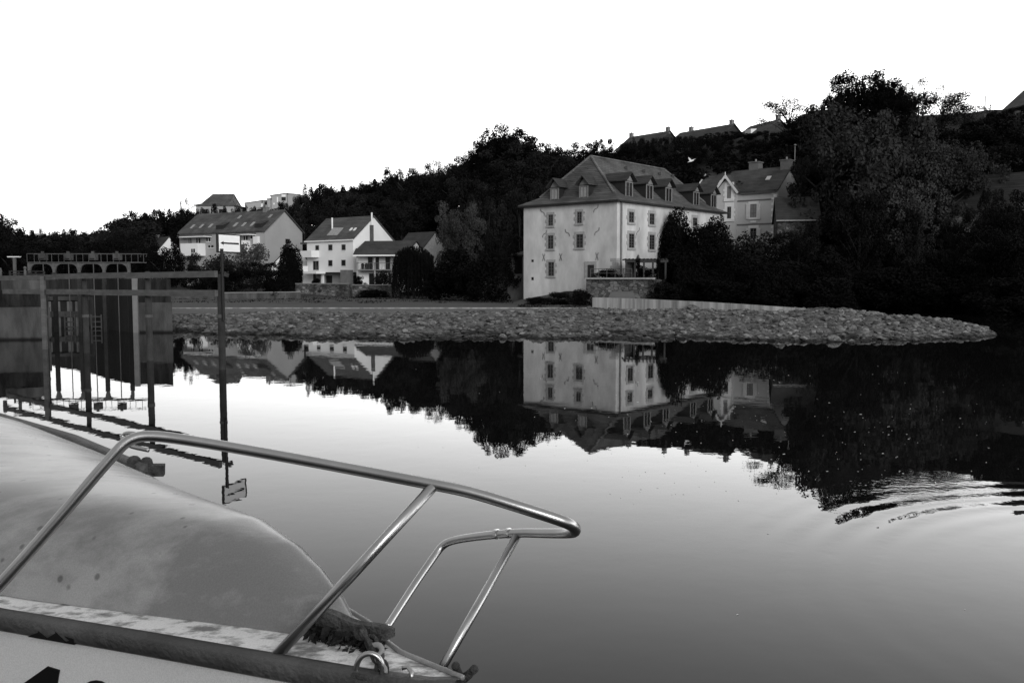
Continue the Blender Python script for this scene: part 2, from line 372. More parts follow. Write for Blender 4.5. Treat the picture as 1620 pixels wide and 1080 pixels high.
wave = math_('SINE', math_('MULTIPLY', dist, 2*pi/.34))
env = N('ShaderNodeMapRange'); env.interpolation_type = 'SMOOTHSTEP'; env.inputs[1].default_value = 4.2; env.inputs[2].default_value = 2.6; env.inputs[3].default_value = 0; env.inputs[4].default_value = 1; env.clamp = True
L(dd.outputs['Value'], env.inputs[0])
env2 = N('ShaderNodeMapRange'); env2.interpolation_type = 'SMOOTHSTEP'; env2.inputs[1].default_value = 2.0; env2.inputs[2].default_value = 3.2; env2.inputs[3].default_value = .12; env2.inputs[4].default_value = 1; L(dd.outputs['Value'], env2.inputs[0])
spy = N('ShaderNodeSeparateXYZ'); L(geo.outputs['Position'], spy.inputs[0])
env3 = N('ShaderNodeMapRange'); env3.interpolation_type = 'SMOOTHSTEP'; env3.inputs[1].default_value = 6.0; env3.inputs[2].default_value = 8.0; env3.inputs[3].default_value = .15; env3.inputs[4].default_value = 1.15; L(spy.outputs[1], env3.inputs[0])
rip = math_('MULTIPLY', math_('MULTIPLY', math_('MULTIPLY', wave, env3.outputs[0]), math_('MULTIPLY', env.outputs[0], env2.outputs[0])), .0010)
dp = N('ShaderNodeVectorMath'); dp.operation = 'DISTANCE'; dp.inputs[1].default_value = (4.3, 9.2, 0); L(geo.outputs['Position'], dp.inputs[0])
pm = N('ShaderNodeMapRange'); pm.interpolation_type = 'SMOOTHSTEP'; pm.inputs[1].default_value = 1.7; pm.inputs[2].default_value = .3; pm.inputs[3].default_value = 0; pm.inputs[4].default_value = 1; L(math_('ADD', dp.outputs['Value'], math_('MULTIPLY', n1.outputs[0], .9)), pm.inputs[0])
n3 = N('ShaderNodeTexNoise'); n3.inputs['Scale'].default_value = 11; n3.inputs['Detail'].default_value = 3; L(geo.outputs['Position'], n3.inputs[0])
rip = math_('ADD', rip, math_('MULTIPLY', math_('MULTIPLY', n3.outputs[0], pm.outputs[0]), .0034))
h = math_('ADD', math_('ADD', math_('MULTIPLY', n1.outputs[0], .0011), math_('MULTIPLY', n2.outputs[0], .0022)), rip)
bp = N('ShaderNodeBump'); bp.inputs['Strength'].default_value = 1; bp.inputs['Distance'].default_value = 1; L(h, bp.inputs['Height']); L(bp.outputs[0], b.inputs['Normal'])
m = M(); m.add([(-1500, -400, 0), (1500, -400, 0), (1500, 401, 0), (-1500, 401, 0)], [(0, 1, 2, 3)])
struct(m.build('water', wm))
# flecks drifting on the surface: mostly on the right half
m = M(); R = random.Random(21)
for k in range(620):
    px = R.gauss(1280, 260) if R.random() < .85 else R.uniform(500, 1600); py = R.uniform(575, 800) if R.random() < .985 else R.uniform(800, 1000)
    if px < 640 or px > 1700 or R.random() < .6: continue
    r_ = ray(px, py); k_ = -CH/r_.z; x, y = r_.x*k_, r_.y*k_; a_ = R.uniform(0, 6.28); l_ = R.uniform(.003, .011)*(1 if R.random() < .9 else 1.8); q = R.uniform(.15, .4)
    c_, s_ = cos(a_)*l_, sin(a_)*l_
    m.hexa([(x-c_, y-s_, .001), (x+s_*q, y-c_*q, .001), (x+c_, y+s_, .001), (x-s_*q, y+c_*q, .001)], [(x-c_, y-s_, .004), (x+s_*q, y-c_*q, .004), (x+c_, y+s_, .004), (x-s_*q, y+c_*q, .004)])
o = m.build('floating_flecks', MAT['villastone']); tag(o, 'pale flecks of leaf and fluff floating on the dark water', 'flecks', kind='stuff')
# ------------------------------------------------------------------ the mill
def v3(p, z): return Vector((p[0], p[1], z))
CORN = XY(975, 64); u = Vector((-.762, .647)); v = Vector((.647, .762))
LW, RW = 8.7, 16.1; ML = CORN+u*LW; MR = CORN+v*RW; MB = ML+v*RW; ZE = 7.87; ZR = 11.45
mill = thing('mill_building', 'large pale plastered mill with a hipped slate roof and seven dormers beside the weir', 'building', (CORN.x, CORN.y, .9))
m = M(); m.hexa([v3(ML, .3), v3(CORN, .3), v3(MR, .3), v3(MB, .3)], [v3(ML, ZE), v3(CORN, ZE), v3(MR, ZE), v3(MB, ZE)])
m.build('wall', MAT['plaster'], mill)
FL = Face(ML, CORN); FR = Face(CORN, MR)
def hip_roof(root, A, B, C, D, ze, zr, ha, hb, over, mt, th=.16, bell=.35, name='roof'):
    """rectangle A-B-C-D, ridge along the long way A->D / B->C side; hips inset ha at the A-B end and hb at the C-D end"""
    A, B, C, D = [Vector(p[:2]) for p in (A, B, C, D)]
    uu = (B-A).normalized(); vv = (D-A).normalized(); mid = (A+B)/2; w2 = (B-A).length/2; L_ = (D-A).length
    r0 = mid+vv*ha; r1 = mid+vv*(L_-hb); kk = (zr-ze)/w2; ka = (zr-ze)/ha; kb = (zr-ze)/hb
    o = over; z = ze-.02
    # flared (bell-cast) foot: outer rim, a ring slightly in, then the ridge
    def ring(d, zz): return [v3(A-uu*d-vv*d, zz), v3(B+uu*d-vv*d, zz), v3(C+uu*d+vv*d, zz), v3(D-uu*d+vv*d, zz)]
    rim = ring(o, z-.02); rin = ring(-.9, z+.9*kk*.80)
    rim0 = ring(o, z-.02-th); R0 = v3(r0, zr+.1); R1 = v3(r1, zr+.1)
    m = M(); m.add(rim+rin+[R0, R1]+rim0, [(0, 1, 5, 4), (1, 2, 6, 5), (2, 3, 7, 6), (3, 0, 4, 7), (4, 5, 8), (5, 6, 9, 8), (6, 7, 9), (7, 4, 8, 9), (10, 11, 1, 0), (11, 12, 2, 1), (12, 13, 3, 2), (13, 10, 0, 3), (13, 12, 11, 10)])
    ro = m.build(name, MAT[mt], root)
    rc = M()
    for a, b in ((R0, R1), (rin[0], R0), (rin[1], R0), (rin[2], R1), (rin[3], R1)):
        rc.tube([a+Vector((0, 0, .02)), b+Vector((0, 0, .02))], .09, 6)
    rc.build('ridge_tiles', MAT['slate_pale'], ro)
    return ro
mroof = hip_roof(mill, ML, CORN, MR, MB, ZE, ZR, 2.83, 2.3, .32, 'slate')
def dormer(root, fc, sc, zb, ztop, wd, k, inset, roofh=.62, hips=False):
    """little dormer standing on the roof: front plane set in from the eave line"""
    m = M(); hw = wd/2; back = (ztop-ZE)/k+.5
    m.hexa([fc.at(sc-hw, zb-.1, -inset), fc.at(sc+hw, zb-.1, -inset), fc.at(sc+hw, zb-.1, -back), fc.at(sc-hw, zb-.1, -back)],
           [fc.at(sc-hw, ztop, -inset), fc.at(sc+hw, ztop, -inset), fc.at(sc+hw, ztop, -back), fc.at(sc-hw, ztop, -back)])
    d = m.build('dormer', MAT['darktrim'], root)
    r = M(); e = hw+.22; zr_ = ztop+roofh; bk = (zr_-ZE)/k+.3; fr = inset-.32; t = .07
    a0 = fc.at(sc-e, ztop-.04, -fr); a1 = fc.at(sc, zr_, -fr-.05); a2 = fc.at(sc+e, ztop-.04, -fr)
    b0 = fc.at(sc-e, ztop-.04, -bk); b1 = fc.at(sc, zr_, -bk); b2 = fc.at(sc+e, ztop-.04, -bk)
    r.slab([a0, a1, b1, b0], (0, 0, t)); r.slab([a1, a2, b2, b1], (0, 0, t)); r.build('dormer_roof', MAT['slate_dark'], d)
    g = M(); fc.poly(g, [(sc-hw, ztop), (sc+hw, ztop), (sc, zr_-.1)], -inset+.02, -inset-.05); g.build('gablet', MAT['greytrim'], d)
    f = M(); o = -inset
    wz0, wz1 = zb+.02, ztop-.06
    for s0, s1, z0, z1 in ((sc-hw, sc-hw+.1, wz0, wz1), (sc+hw-.1, sc+hw, wz0, wz1), (sc-hw+.1, sc+hw-.1, wz0, wz0+.07), (sc-hw+.1, sc+hw-.1, wz1-.07, wz1), (sc-.03, sc+.03, wz0+.07, wz1-.07)):
        fc.box(f, s0, s1, z0, z1, o, o+.04)
    f.build('window_frame', MAT['greytrim'], d)
    p = M(); fc.box(p, sc-hw+.1, sc+hw-.1, wz0+.07, wz1-.07, o, o+.012); p.build('pane', MAT['glass'], d)
    return d
kR = (ZR-ZE)/4.35; kL = 1.12
for px0, px1, py0, py1 in ((993.7, 1003, 296, 312), (1026, 1036, 300, 316), (1057, 1066, 303, 319), (1100.6, 1110, 308.6, 324.5), (1129, 1137, 311.8, 328)):
    s, z = FR.pix((px0+px1)/2, py1)
    dormer(mill, FR, s+.55, ZE+.30, ZE+1.50, 1.0, kR*.85, .55, .60)
for px0, px1, py0, py1 in ((868.7, 879, 299.4, 316), (914, 926, 294.7, 312)):
    s, z = FL.pix((px0+px1)/2, py1)
    d_ = dormer(mill, FL, s-.1, ZE+.22, ZE+1.25, .82, 1.0, .42, .62)
    c = M(); FL.box(c, s-.1-.28, s-.1+.25, ZE+.35, ZE+1.1, -.42, -.42+.02); c.build('curtain', MAT['curtain'], d_)
for r in ((868, 339.5, 875.5, 357.3), (913.3, 335, 921, 353.3), (867.3, 372.2, 876, 393.8), (912.2, 370.4, 923, 392.2), (867.8, 414.4, 877, 436.7)):
    window(mill, FL, wpix(FL, *r), bars=(1, 3), quoin=True, sur=.13, frame='iron')
for r in ((994.3, 335.2, 1002.2, 352.2), (1027, 337.8, 1034.6, 355.4), (1095.5, 344.4, 1102.3, 357.6), (994.3, 369.7, 1002.6, 392.3), (1026.7, 371.4, 1034.8, 394.8)):
    window(mill, FR, wpix(FR, *r), bars=(1, 4) if r[1] > 360 else (1, 2), quoin=True, sur=.15, frame='iron')
s0, z0, s1, z1 = wpix(FL, 929.5, 419, 940.4, 441)
m = M(); FL.box(m, s0-.22, s0, z0, z1, 0, .06); FL.box(m, s1, s1+.22, z0, z1, 0, .06); FL.box(m, s0-.22, s1+.22, z1, z1+.25, 0, .065)
dr = m.build('door', MAT['sill_stone'], mill); m = M(); FL.box(m, s0, s1, z0, z1, 0, .02); m.build('door_leaf', MAT['gatewood'], dr)
for r in ((841, 410.7, 844.4, 414.4), (841, 438.4, 844.4, 443)):
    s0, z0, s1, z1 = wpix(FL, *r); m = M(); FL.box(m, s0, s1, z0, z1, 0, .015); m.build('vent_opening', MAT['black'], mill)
for x, y, fl in ((858.9, 335.5, 1), (943.3, 330, -1), (862.2, 369.6, -1), (898.2, 368.2, 1), (944.9, 366, -1), (1009, 366, -1), (1042, 369, -1)):
    fc = FL if x < 970 else FR; s, z = fc.pix(x, y); pts = []
    for i in range(17):
        t = -1+2*i/16; a = t*pi*.98
        pts.append(fc.at(s+fl*(.13*sin(a)+.17*t*abs(t)), z-.27*t+.03*sin(a*2), .03))
    m = M(); m.tube(pts, .018, 5); m.build('wall_anchor', MAT['iron'], mill)
for x, y in ((860.7, 407), (887.6, 406.7), (944.9, 405.5)):
    s, z = FL.pix(x, y); m = M()
    for q in (-1, 1): m.tube([FL.at(s-q*.11, z-.27, .03), FL.at(s-q*.03, z-.05, .03+.012*q), FL.at(s+q*.03, z+.05, .03+.012*q), FL.at(s+q*.11, z+.27, .03)], .017, 5)
    m.build('wall_anchor', MAT['iron'], mill)
m = M(); m.tube([FR.at(.45, .9, .1), FR.at(.45, ZE-.1, .1)], .065, 8); m.build('downpipe', MAT['greytrim'], mill)
m = M(); m.tube([FR.at(RW-.3, 3, .1), FR.at(RW-.3, ZE-.1, .1)], .06, 8); m.build('downpipe', MAT['greytrim'], mill)
m = M()
for i in range(6):
    zz = 2.05+i*.27; FL.box(m, LW-.25-(.3 if i % 2 else .12), LW-.01, zz, zz+.24, 0, .02); FR.box(m, .01, .25+(.12 if i % 2 else 0), zz, zz+.24, 0, .02)
m.build('corner_stones', MAT['sill_stone'], mill)
m = M(); m.beam(FL.at(-.3, ZE-.14, .34), FL.at(LW+.3, ZE-.14, .34), .1, .1); m.beam(FR.at(-.3, ZE-.14, .34), FR.at(RW+.3, ZE-.14, .34), .1, .1); m.build('gutter', MAT['darktrim'], mill)
for px, py in ((973, 272), (1002, 276), (1029, 281), (1053, 283.5)):     # roof vents near the ridge
    k = (px-935)/(1054-935); p = CORN+u*(4.35-.8)+v*lerp(3.1, 14, k); z = ZR-.8*kR+.15
    m = M(); m.box(p.x-.1, p.y-.1, z-.1, p.x+.1, p.y+.1, z+.16); m.build('roof_vent', MAT['darktrim'], mroof)
# annex left of the mill
A_ = XY(803, 73); B_ = XY(829, 71.5)
an = thing('annex_building', 'low plastered annex with a dark opening against the left side of the mill', 'outbuilding', (A_.x, A_.y, .6))
hs = House(an, A_, B_, 4, .3, 3.95, 4.3, 'greytrim', 'slate_dark', over=.12)
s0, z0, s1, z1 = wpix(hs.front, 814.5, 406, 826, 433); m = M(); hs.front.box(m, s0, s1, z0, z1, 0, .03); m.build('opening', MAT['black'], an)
# terrace
T0, T1, T2, T3 = XY(927, 62.6), XY(1034, 59.5), XY(1075, 66), CORN-u*.02+v*7
tr = thing('terrace', 'rough stone terrace wall below the white mill', 'terrace', (T0.x, T0.y, .8))
m = M(); m.hexa([v3(p, .2) for p in (T0, T1, T2, CORN+v*.05-u*.05)], [v3(p, 2.12) for p in (T0, T1, T2, CORN+v*.05-u*.05)]); m.build('stone_wall', MAT['rubble_wall'], tr)
m = M(); m.beam(v3(T0, 2.18), v3(T1, 2.18), .4, .12); m.build('coping', MAT['sill_stone'], tr)
rl = M(); q0, q1 = XY(934, 62.3), XY(999, 60.6)
for i in range(6): q = q0.lerp(q1, i/5); rl.tube([v3(q, 2.24), v3(q, 2.85)], .02, 5)
rl.tube([v3(q0, 2.85), v3(q1, 2.85)], .022, 5); rl.tube([v3(q0, 2.55), v3(q1, 2.55)], .015, 5); rl.build('railing', MAT['iron'], tr)
pg = thing('pergola', 'dark timber pergola on the terrace in front of the mill', 'pergola', (XY(990, 61).x, 61, 2.15))
for px in (990, 1004, 1018, 1032, 1052):
    for dd_ in (61, 63.2):
        q = XY(px, dd_); m = M(); m.box(q.x-.06, q.y-.06, 2.15, q.x+.06, q.y+.06, 3.3); m.build('post', MAT['black'], pg)
m = M(); a, b_ = XY(988, 61), XY(1056, 61); m.beam(v3(a, 3.38), v3(b_, 3.38), .12, .16); a, b_ = XY(988, 63.2), XY(1056, 63.2); m.beam(v3(a, 3.38), v3(b_, 3.38), .12, .16)
for i in range(12): a = XY(990+i*5.8, 60.8); m.beam(v3(a, 3.5), (a.x+.1, 63.5, 3.5), .06, .1)
m.build('roof_beams', MAT['black'], pg)
m = M(); a, b_ = XY(991, 61.5), XY(1003, 61.5); m.hexa([v3(a, 2.15), v3(b_, 2.15), (b_.x, b_.y+.3, 2.15), (a.x, a.y+.3, 2.15)], [v3(a, 3.28), v3(b_, 3.28), (b_.x, b_.y+.3, 3.28), (a.x, a.y+.3, 3.28)]); m.build('side_screen', MAT['black'], pg)
# ------------------------------------------------------------------ the villa
R_ = XY(1225, 85); L_ = R_+Vector((-.76, .65))*8.7
vl = thing('villa', 'two tone stone trimmed villa with a front gable and white shutters behind the mill', 'house', (L_.x, L_.y, 5))
vh = House(vl, L_, R_, 5.6, 3.5, 10.65, 12.9, 'villa', 'slate', over=.25)
vf = vh.front
def sp(x, y): return vf.pix(x, y)
# gable
s0 = sp(1132, 300)[0]; s1 = sp(1172, 300)[0]; sm = (s0+s1)/2; gz = sp(1151, 279)[1]
m = M(); vf.poly(m, [(s0+.35, 6), (s1-.35, 6), (s1-.35, 10.9), (sm, gz-.25), (s0+.35, 10.9)], 0, .35); gb = m.build('front_gable', MAT['villa'], vl)
m = M(); bk = -(gz-10.65)/vh.k1
for q in (s0, s1):
    m.slab([vf.at(q, 10.5, .6), vf.at(sm, gz, .6), vf.at(sm, gz, bk), vf.at(q, 10.5, -.2)], (0, 0, .1))
m.build('gable_roof', MAT['slate'], gb)
m = M()
for q in (s0, s1): m.beam(vf.at(q, 10.45, .66), vf.at(sm, gz-.02, .66), .05, .2)
m.beam(vf.at(sm, gz-.3, .66), vf.at(sm, gz+.35, .66), .07, .07, up=(1, 0, 0)); m.build('bargeboard', MAT['trim'], gb)
m = M()
for x in (1108, 1179): pass
m.beam(vh.roofpt(-.25, -.25), vh.roofpt(-.25, 2.75), .1, .12); m.build('verge_board', MAT['trim'], vl)
gf = Face(vf.at(0, 0, .35), vf.at(8.7, 0, .35))
window(vl, gf, wpix(gf, 1150.5, 295, 1157, 314), mt='villastone', bars=(1, 1), sur=.28, quoin=True, pane='curtain')
window(vl, gf, wpix(gf, 1150.5, 327, 1157, 346), mt='villastone', bars=(1, 1), sur=.28, quoin=True)
wn1 = window(vl, vf, wpix(vf, 1187, 323, 1197, 344), mt='villastone', bars=(1, 2), sur=.2, pane='curtain')
window(vl, vf, wpix(vf, 1187, 361, 1197, 378), mt='villastone', bars=(1, 2), sur=.2)
for y0, y1 in ((322, 347), (361, 380)):
    for x0, x1 in ((1181, 1186), (1198.3, 1203.5)):
        a = wpix(vf, x0, y0, x1, y1); m = M(); vf.box(m, a[0], a[2], a[1], a[3], .07, .11)
        for k in range(9): zz = a[1]+.1+k*(a[3]-a[1]-.2)/9; vf.box(m, a[0]+.05, a[2]-.05, zz, zz+.04, .11, .125)
        m.build('shutter', MAT['trim'], vl)
a = wpix(vf, 1187.5, 349, 1196.5, 352.5); m = M(); vf.box(m, a[0], a[2], a[1], a[3], 0, .06); m.build('stone_panel', MAT['villastone'], vl)
for y in (316.5, 354.5):
    z = sp(1200, y)[1]; m = M(); vf.box(m, 0, 8.7, z-.07, z+.07, 0, .04); m.build('string_course', MAT['greytrim'], vl)
m = M()
for i in range(24):
    z = 4+i*.27
    if z < 10.4: vf.box(m, 8.7-(.5 if i % 2 else .32), 8.7+.02, z, z+.24, 0, .05); vh.end.box(m, .0, .3, z, z+.24, 0, .04)
m.build('corner_stones', MAT['villastone'], vl)
m = M()
for i in range(30):
    x = s1+.1+(8.7-s1-.1)*i/29; vf.box(m, x, x+.07, 10.32, 10.52, 0, .24)
m.build('eaves_brackets', MAT['greytrim'], vl)
vh.chimney(5.0, 1.0, .8, f=3.2); vh.chimney(8.4, .9, .7, f=2.8)
vh.skylight(2.0, 1.0, .5, .5); vh.skylight(7, 1.1, .45, .45)
# stone outhouse right of the villa
ob = thing('outhouse', 'low slate roofed stone outhouse to the right of the villa', 'outbuilding', (XY(1226, 78).x, 78, 5))
oh = House(ob, XY(1227, 78), XY(1293, 77.2), 6.0, 4.5, 7.3, 9.35, 'rubble_wall', 'slate_dark', over=.15)
oh.skylight(1.0, 1.5, .55, .7, 'darktrim'); oh.skylight(2.9, 1.5, .55, .7, 'darktrim')
m = M(); m.beam(oh.front.at(-.1, 7.2, .25), oh.front.at(oh.front.L+.1, 7.2, .25), .1, .1); m.build('gutter', MAT['sill_stone'], ob)
window(ob, oh.front, (1.0, 5.2, 1.8, 6.4), sur=0, mt='greytrim', frame='iron')
# half hidden stone house in the trees on the right
hb = thing('overgrown_house', 'old stone house half hidden by dark trees near the right edge', 'house', (XY(1410, 80).x, 80, 2))
hh = House(hb, XY(1405, 82), XY(1600, 74), 8, 1.0, 8.0, 11.2, 'rubble_wall', 'tile', over=.2)
window(hb, hh.front, (2.5, 4.8, 3.4, 6.2)); window(hb, hh.front, (6.5, 4.8, 7.4, 6.2)); hh.chimney(.5, .8, 1)
# ------------------------------------------------------------------ houses on the ridge
def ridge_house(name, label, x0, x1, yr, yr2, d, roofm='slate_dark', chim=(), depth=7, rise=2.4, wallm='darktrim', dd2=0):
    A = XY(x0, d); B = XY(x1, d+dd2); zr = P((x0+x1)/2, (yr+yr2)/2, d+depth/2).z
    o = thing(name, label, 'house', (A.x, A.y, zr-rise-5))
    # slight lean of the ridge line is perspective: far end lies further back
    h_ = House(o, A, B, depth, zr-rise-6, zr-rise, zr, wallm, roofm, over=.25)
    for t in chim: h_.chimney(t*h_.front.L, .55, .6)
    if h_.front.L > 5: window(o, h_.front, (h_.front.L*.3, zr-rise-2, h_.front.L*.3+1, zr-rise-.7))
    return o, h_
ridge_house('ridge_house', 'slate roof with one pale chimney, leftmost of the houses on the ridge above the mill', 972, 1032, 223, 217, 142, chim=(0.02, .97), dd2=-6)
ridge_house('ridge_house', 'longest slate roof on the ridge above the mill, chimney at each end', 1050, 1131, 218, 209, 138, chim=(.2, .97), dd2=-8)
o, h_ = ridge_house('ridge_house', 'short gabled house with a white dormer on the ridge left of the tall dark tree', 1152, 1195, 207, 203, 134, chim=(.97,), dd2=-6)
m = M(); m.hexa([h_.roofpt(2.2, .8, -.1), h_.roofpt(3.6, .8, -.1), h_.roofpt(3.6, 1.8, -.1), h_.roofpt(2.2, 1.8, -.1)], [h_.roofpt(2.2, .8, .7), h_.roofpt(3.6, .8, .7), h_.roofpt(3.6, 1.8, .1), h_.roofpt(2.2, 1.8, .1)]); m.build('dormer', MAT['white'], o)
ridge_house('ridge_house', 'dark roof peeping out between the sparse tree and the tall dark tree', 1236, 1292, 191, 181, 118, dd2=-5)
o, h_ = ridge_house('ridge_house', 'dark roofed house on the skyline at the right edge', 1577, 1640, 146, 138, 103, chim=(.03,), dd2=-6, rise=3, roofm='slate')
# hilltop house and modern blocks, left
d = 165; A = XY(314, d); B = XY(374, d); ze = P(340, 324, d).z; zr = P(340, 308.5, d+4).z
o = thing('hilltop_house', 'hip roofed house on the hill above the long apartment block', 'house', (A.x, A.y, ze-3))
C = B+Vector((0, 8)); D = A+Vector((0, 8))
m = M(); m.hexa([v3(p, ze-6) for p in (A, B, C, D)], [v3(p, ze) for p in (A, B, C, D)]); m.build('wall', MAT['cream'], o)
hip_roof(o, D, A, B, C, ze, zr, 1.9, 1.2, .3, 'slate')
window(o, Face(A, B), (1.2, ze-2, 2.2, ze-.8)); window(o, Face(A, B), (4.2, ze-2, 5.2, ze-.8))
def flat_block(name, label, d, boxes, wins):
    x0 = min(b[0] for b in boxes); q = XY(x0, d); o = thing(name, label, 'building', (q.x, q.y, 10)); mm = []
    for k, (xa, ya, xb, yb, dep) in enumerate(boxes):
        A = XY(xa, d+k*.8); B = XY(xb, d+k*.8); z1 = P(xa, ya, d).z; z2 = P(xb, yb, d).z; m = M()
        A2 = A+Vector((0, dep)); B2 = B+Vector((0, dep))
        m.hexa([v3(p, 8) for p in (A, B, B2, A2)], [v3(A, z1), v3(B, z2), v3(B2, z2), v3(A2, z1)]); m.build('wall', MAT['cream'], o)
        m = M(); m.hexa([v3(A, z1)+Vector((-.1, -.1, .002)), v3(B, z2)+Vector((.1, -.1, .002)), v3(B2, z2)+Vector((.1, .1, 0)), v3(A2, z1)+Vector((-.1, .1, 0))], [v3(A, z1)+Vector((-.1, -.1, .18)), v3(B, z2)+Vector((.1, -.1, .18)), v3(B2, z2)+Vector((.1, .1, .18)), v3(A2, z1)+Vector((-.1, .1, .18))]); m.build('flat_roof', MAT['greytrim'], o)
    for k, x0, y0, x1, y1, mt in wins:
        fc = Face(XY(boxes[k][0], d+k*.8), XY(boxes[k][2], d+k*.8)); r = wpix(fc, x0, y0, x1, y1)
        m = M(); fc.box(m, r[0], r[2], r[1], r[3], 0, .05); m.build('window', MAT[mt], o)
flat_block('modern_building', 'low grey flat roofed block on the hill with a dark entrance recess', 168, [(391, 322, 417, 318, 7), (417, 317.5, 425, 317, 7)], [(1, 418.5, 319, 424.5, 333, 'glass'), (0, 413, 322, 416, 328, 'trim')])
flat_block('modern_building', 'taller grey flat roofed block with a dark loggia on the hill', 166, [(426, 315.5, 431, 315, 6), (431, 309.5, 457, 305.5, 8), (457, 305.5, 476, 307, 8)], [(1, 445.5, 307.5, 452, 311.5, 'trim'), (1, 445.5, 312, 452, 317.5, 'glass'), (1, 438, 312, 440, 320, 'trim'), (1, 432.5, 321, 434.5, 324, 'trim')])
# ------------------------------------------------------------------ long apartment block
B_ = XY(421.5, 109); uL = Vector((-.867, .498)); A_ = B_+uL*15.4
ab = thing('apartment_block', 'long grey apartment block with a big slate roof and white balconies on the left bank', 'building', (A_.x, A_.y, 1.5))
ah = House(ab, A_, B_, 6.5, 1, 8.05, 10.6, 'cream', 'slate', over=.25)
fA = ah.front
for t in (1.3, 3.0, 4.7, 9.2, 10.7, 12.2): ah.skylight(t, .6, .4, .6, 'sill_stone')
ah.skylight(8.5, 2.0, .4, .5, 'curtain'); ah.skylight(14.0, 1.9, .4, .5, 'curtain'); ah.chimney(12.4, .6, .5)
for t in (6.6, 13.4):
    m = M(); m.hexa([ah.roofpt(t, .25, -.05), ah.roofpt(t+1.3, .25, -.05), ah.roofpt(t+1.3, 1.4, -.1), ah.roofpt(t, 1.4, -.1)], [ah.roofpt(t, .25, .5), ah.roofpt(t+1.3, .25, .5), ah.roofpt(t+1.3, 1.4, .05), ah.roofpt(t, 1.4, .05)]); m.build('dormer', MAT['darktrim'], ab)
def slabpix(root, fc, x0, y0, x1, y1, out, mt, name, th=None):
    r = wpix(fc, x0, y0, x1, y1); m = M(); fc.box(m, r[0], r[2], r[1], r[3], 0.0, out); return m.build(name, MAT[mt], root)
for x0, x1, yt, in ((289, 335, 374.5), (384, 405, 371)):
    slabpix(ab, fA, x0, yt-2, x1, yt, 1.3, 'slate', 'awning'); slabpix(ab, fA, x0, yt, x1, yt+1.5, 1.32, 'trim', 'balcony_roof')
slabpix(ab, fA, 298, 385.5, 325, 405, 1.25, 'white', 'balcony'); slabpix(ab, fA, 384, 381, 396, 398, 1.25, 'white', 'balcony'); slabpix(ab, fA, 404, 374, 411, 386, .4, 'white', 'loggia_wall')
for r in ((299, 377, 303, 385), (311, 377, 317, 385), (327, 376, 333, 382), (315, 394, 321, 400), (386, 373.5, 392, 380), (397, 371.5, 404, 378), (330, 388, 338, 392)):
    a = wpix(fA, *r); off = 1.27 if 314 < r[0] < 316 else .05
    m = M(); fA.box(m, a[0], a[2], a[1], a[3], off-.02, off); wq = m.build('window', MAT['glass'], ab)
    m = M(); fA.box(m, a[0]-.08, a[2]+.08, a[1]-.08, a[1], off-.03, off+.04); fA.box(m, (a[0]+a[2])/2-.03, (a[0]+a[2])/2+.03, a[1], a[3], off-.01, off+.015); m.build('frame', MAT['trim'], wq)
fE = ah.end; a = wpix(fE, 451.5, 378, 458, 385); m = M(); fE.box(m, a[0], a[2], a[1], a[3], 0, .05); m.build('door', MAT['darktrim'], ab)
# ------------------------------------------------------------------ white house with balconies
B_ = XY(560, 95); uL = Vector((-.784, .62)); A_ = B_+uL*7.7
wh = thing('white_house', 'white house with two flue pipes and white balconies on the left bank', 'house', (A_.x, A_.y, 1.5))
hw_ = House(wh, A_, B_, 5.9, 2.85, 6.35, 8.85, 'white', 'slate', over=.15)
f = hw_.front
m = M(); q = hw_.A+hw_.v*1.2; q2 = hw_.B+hw_.v*1.2; m.hexa([v3(p, .8) for p in (q, q2, hw_.C, hw_.D)], [v3(p, 2.86) for p in (q, q2, hw_.C, hw_.D)]); m.build('ground_floor', MAT['cream'], wh)
for r in ((499.3, 388, 504.9, 396), (519.7, 386.7, 526.2, 396.3), (540.7, 386.5, 547, 396), (519.7, 411.4, 526.2, 421.2), (540.4, 411, 547, 420.7)):
    window(wh, f, wpix(f, *r), mt='trim', bars=(0, 0), sur=0, frame='greytrim')
a = wpix(f, 495.6, 412.6, 504.5, 427.4); window(wh, f, a, mt='trim', bars=(1, 0), sur=0)
def balc(x0, x1, y0, y1, out):
    r = wpix(f, x0, y0, x1, y1); m = M(); z0, z1 = r[1], r[3]; s0, s1 = r[0]-.0, r[2]
    f.box(m, s0, s1, z0, z0+.16, .01, out); f.box(m, s0, s1, z0+.16, z1, out-.12, out); f.box(m, s0, s0+.12, z0+.16, z1, .01, out-.12); f.box(m, s1-.12, s1, z0+.16, z1, .01, out-.12)
    return m.build('balcony', MAT['white'], wh)
balc(487, 505, 397, 407.4, 1.1)
r = wpix(f, 476, 421, 487, 431.4); m = M(); f.box(m, r[0], r[0]+2.0, r[1], r[3], .6, 1.3); f.box(m, r[0], 3.1, r[1]-.12, r[1]+.12, 0.01, 1.3); m.build('balcony', MAT['white'], wh)
for x in (508, 551):
    s = f.pix(x, 440)[0]; m = M(); f.box(m, s-.13, s+.13, .8, 2.84, -.35, -.08); m.build('pillar', MAT['trim'], wh)
r = wpix(f, 548.6, 427, 559, 449); m = M(); f.box(m, r[0], r[2], .8, r[3], .02, .9); m.build('porch_box', MAT['greytrim'], wh)
s = f.pix(483, 440)[0]; m = M(); m.tube([f.at(s, .9, 1.2), f.at(s, 3, 1.2)], .04, 6); m.build('pillar', MAT['greytrim'], wh)
for t0, w0 in ((1.8, 1.0), (4.4, .9), (6.0, .9)):
    g = Face(hw_.A+hw_.v*1.2, hw_.B+hw_.v*1.2); m = M(); g.box(m, t0, t0+w0, 1.6, 2.5, 0, .03); m.build('window', MAT['glass'], wh)
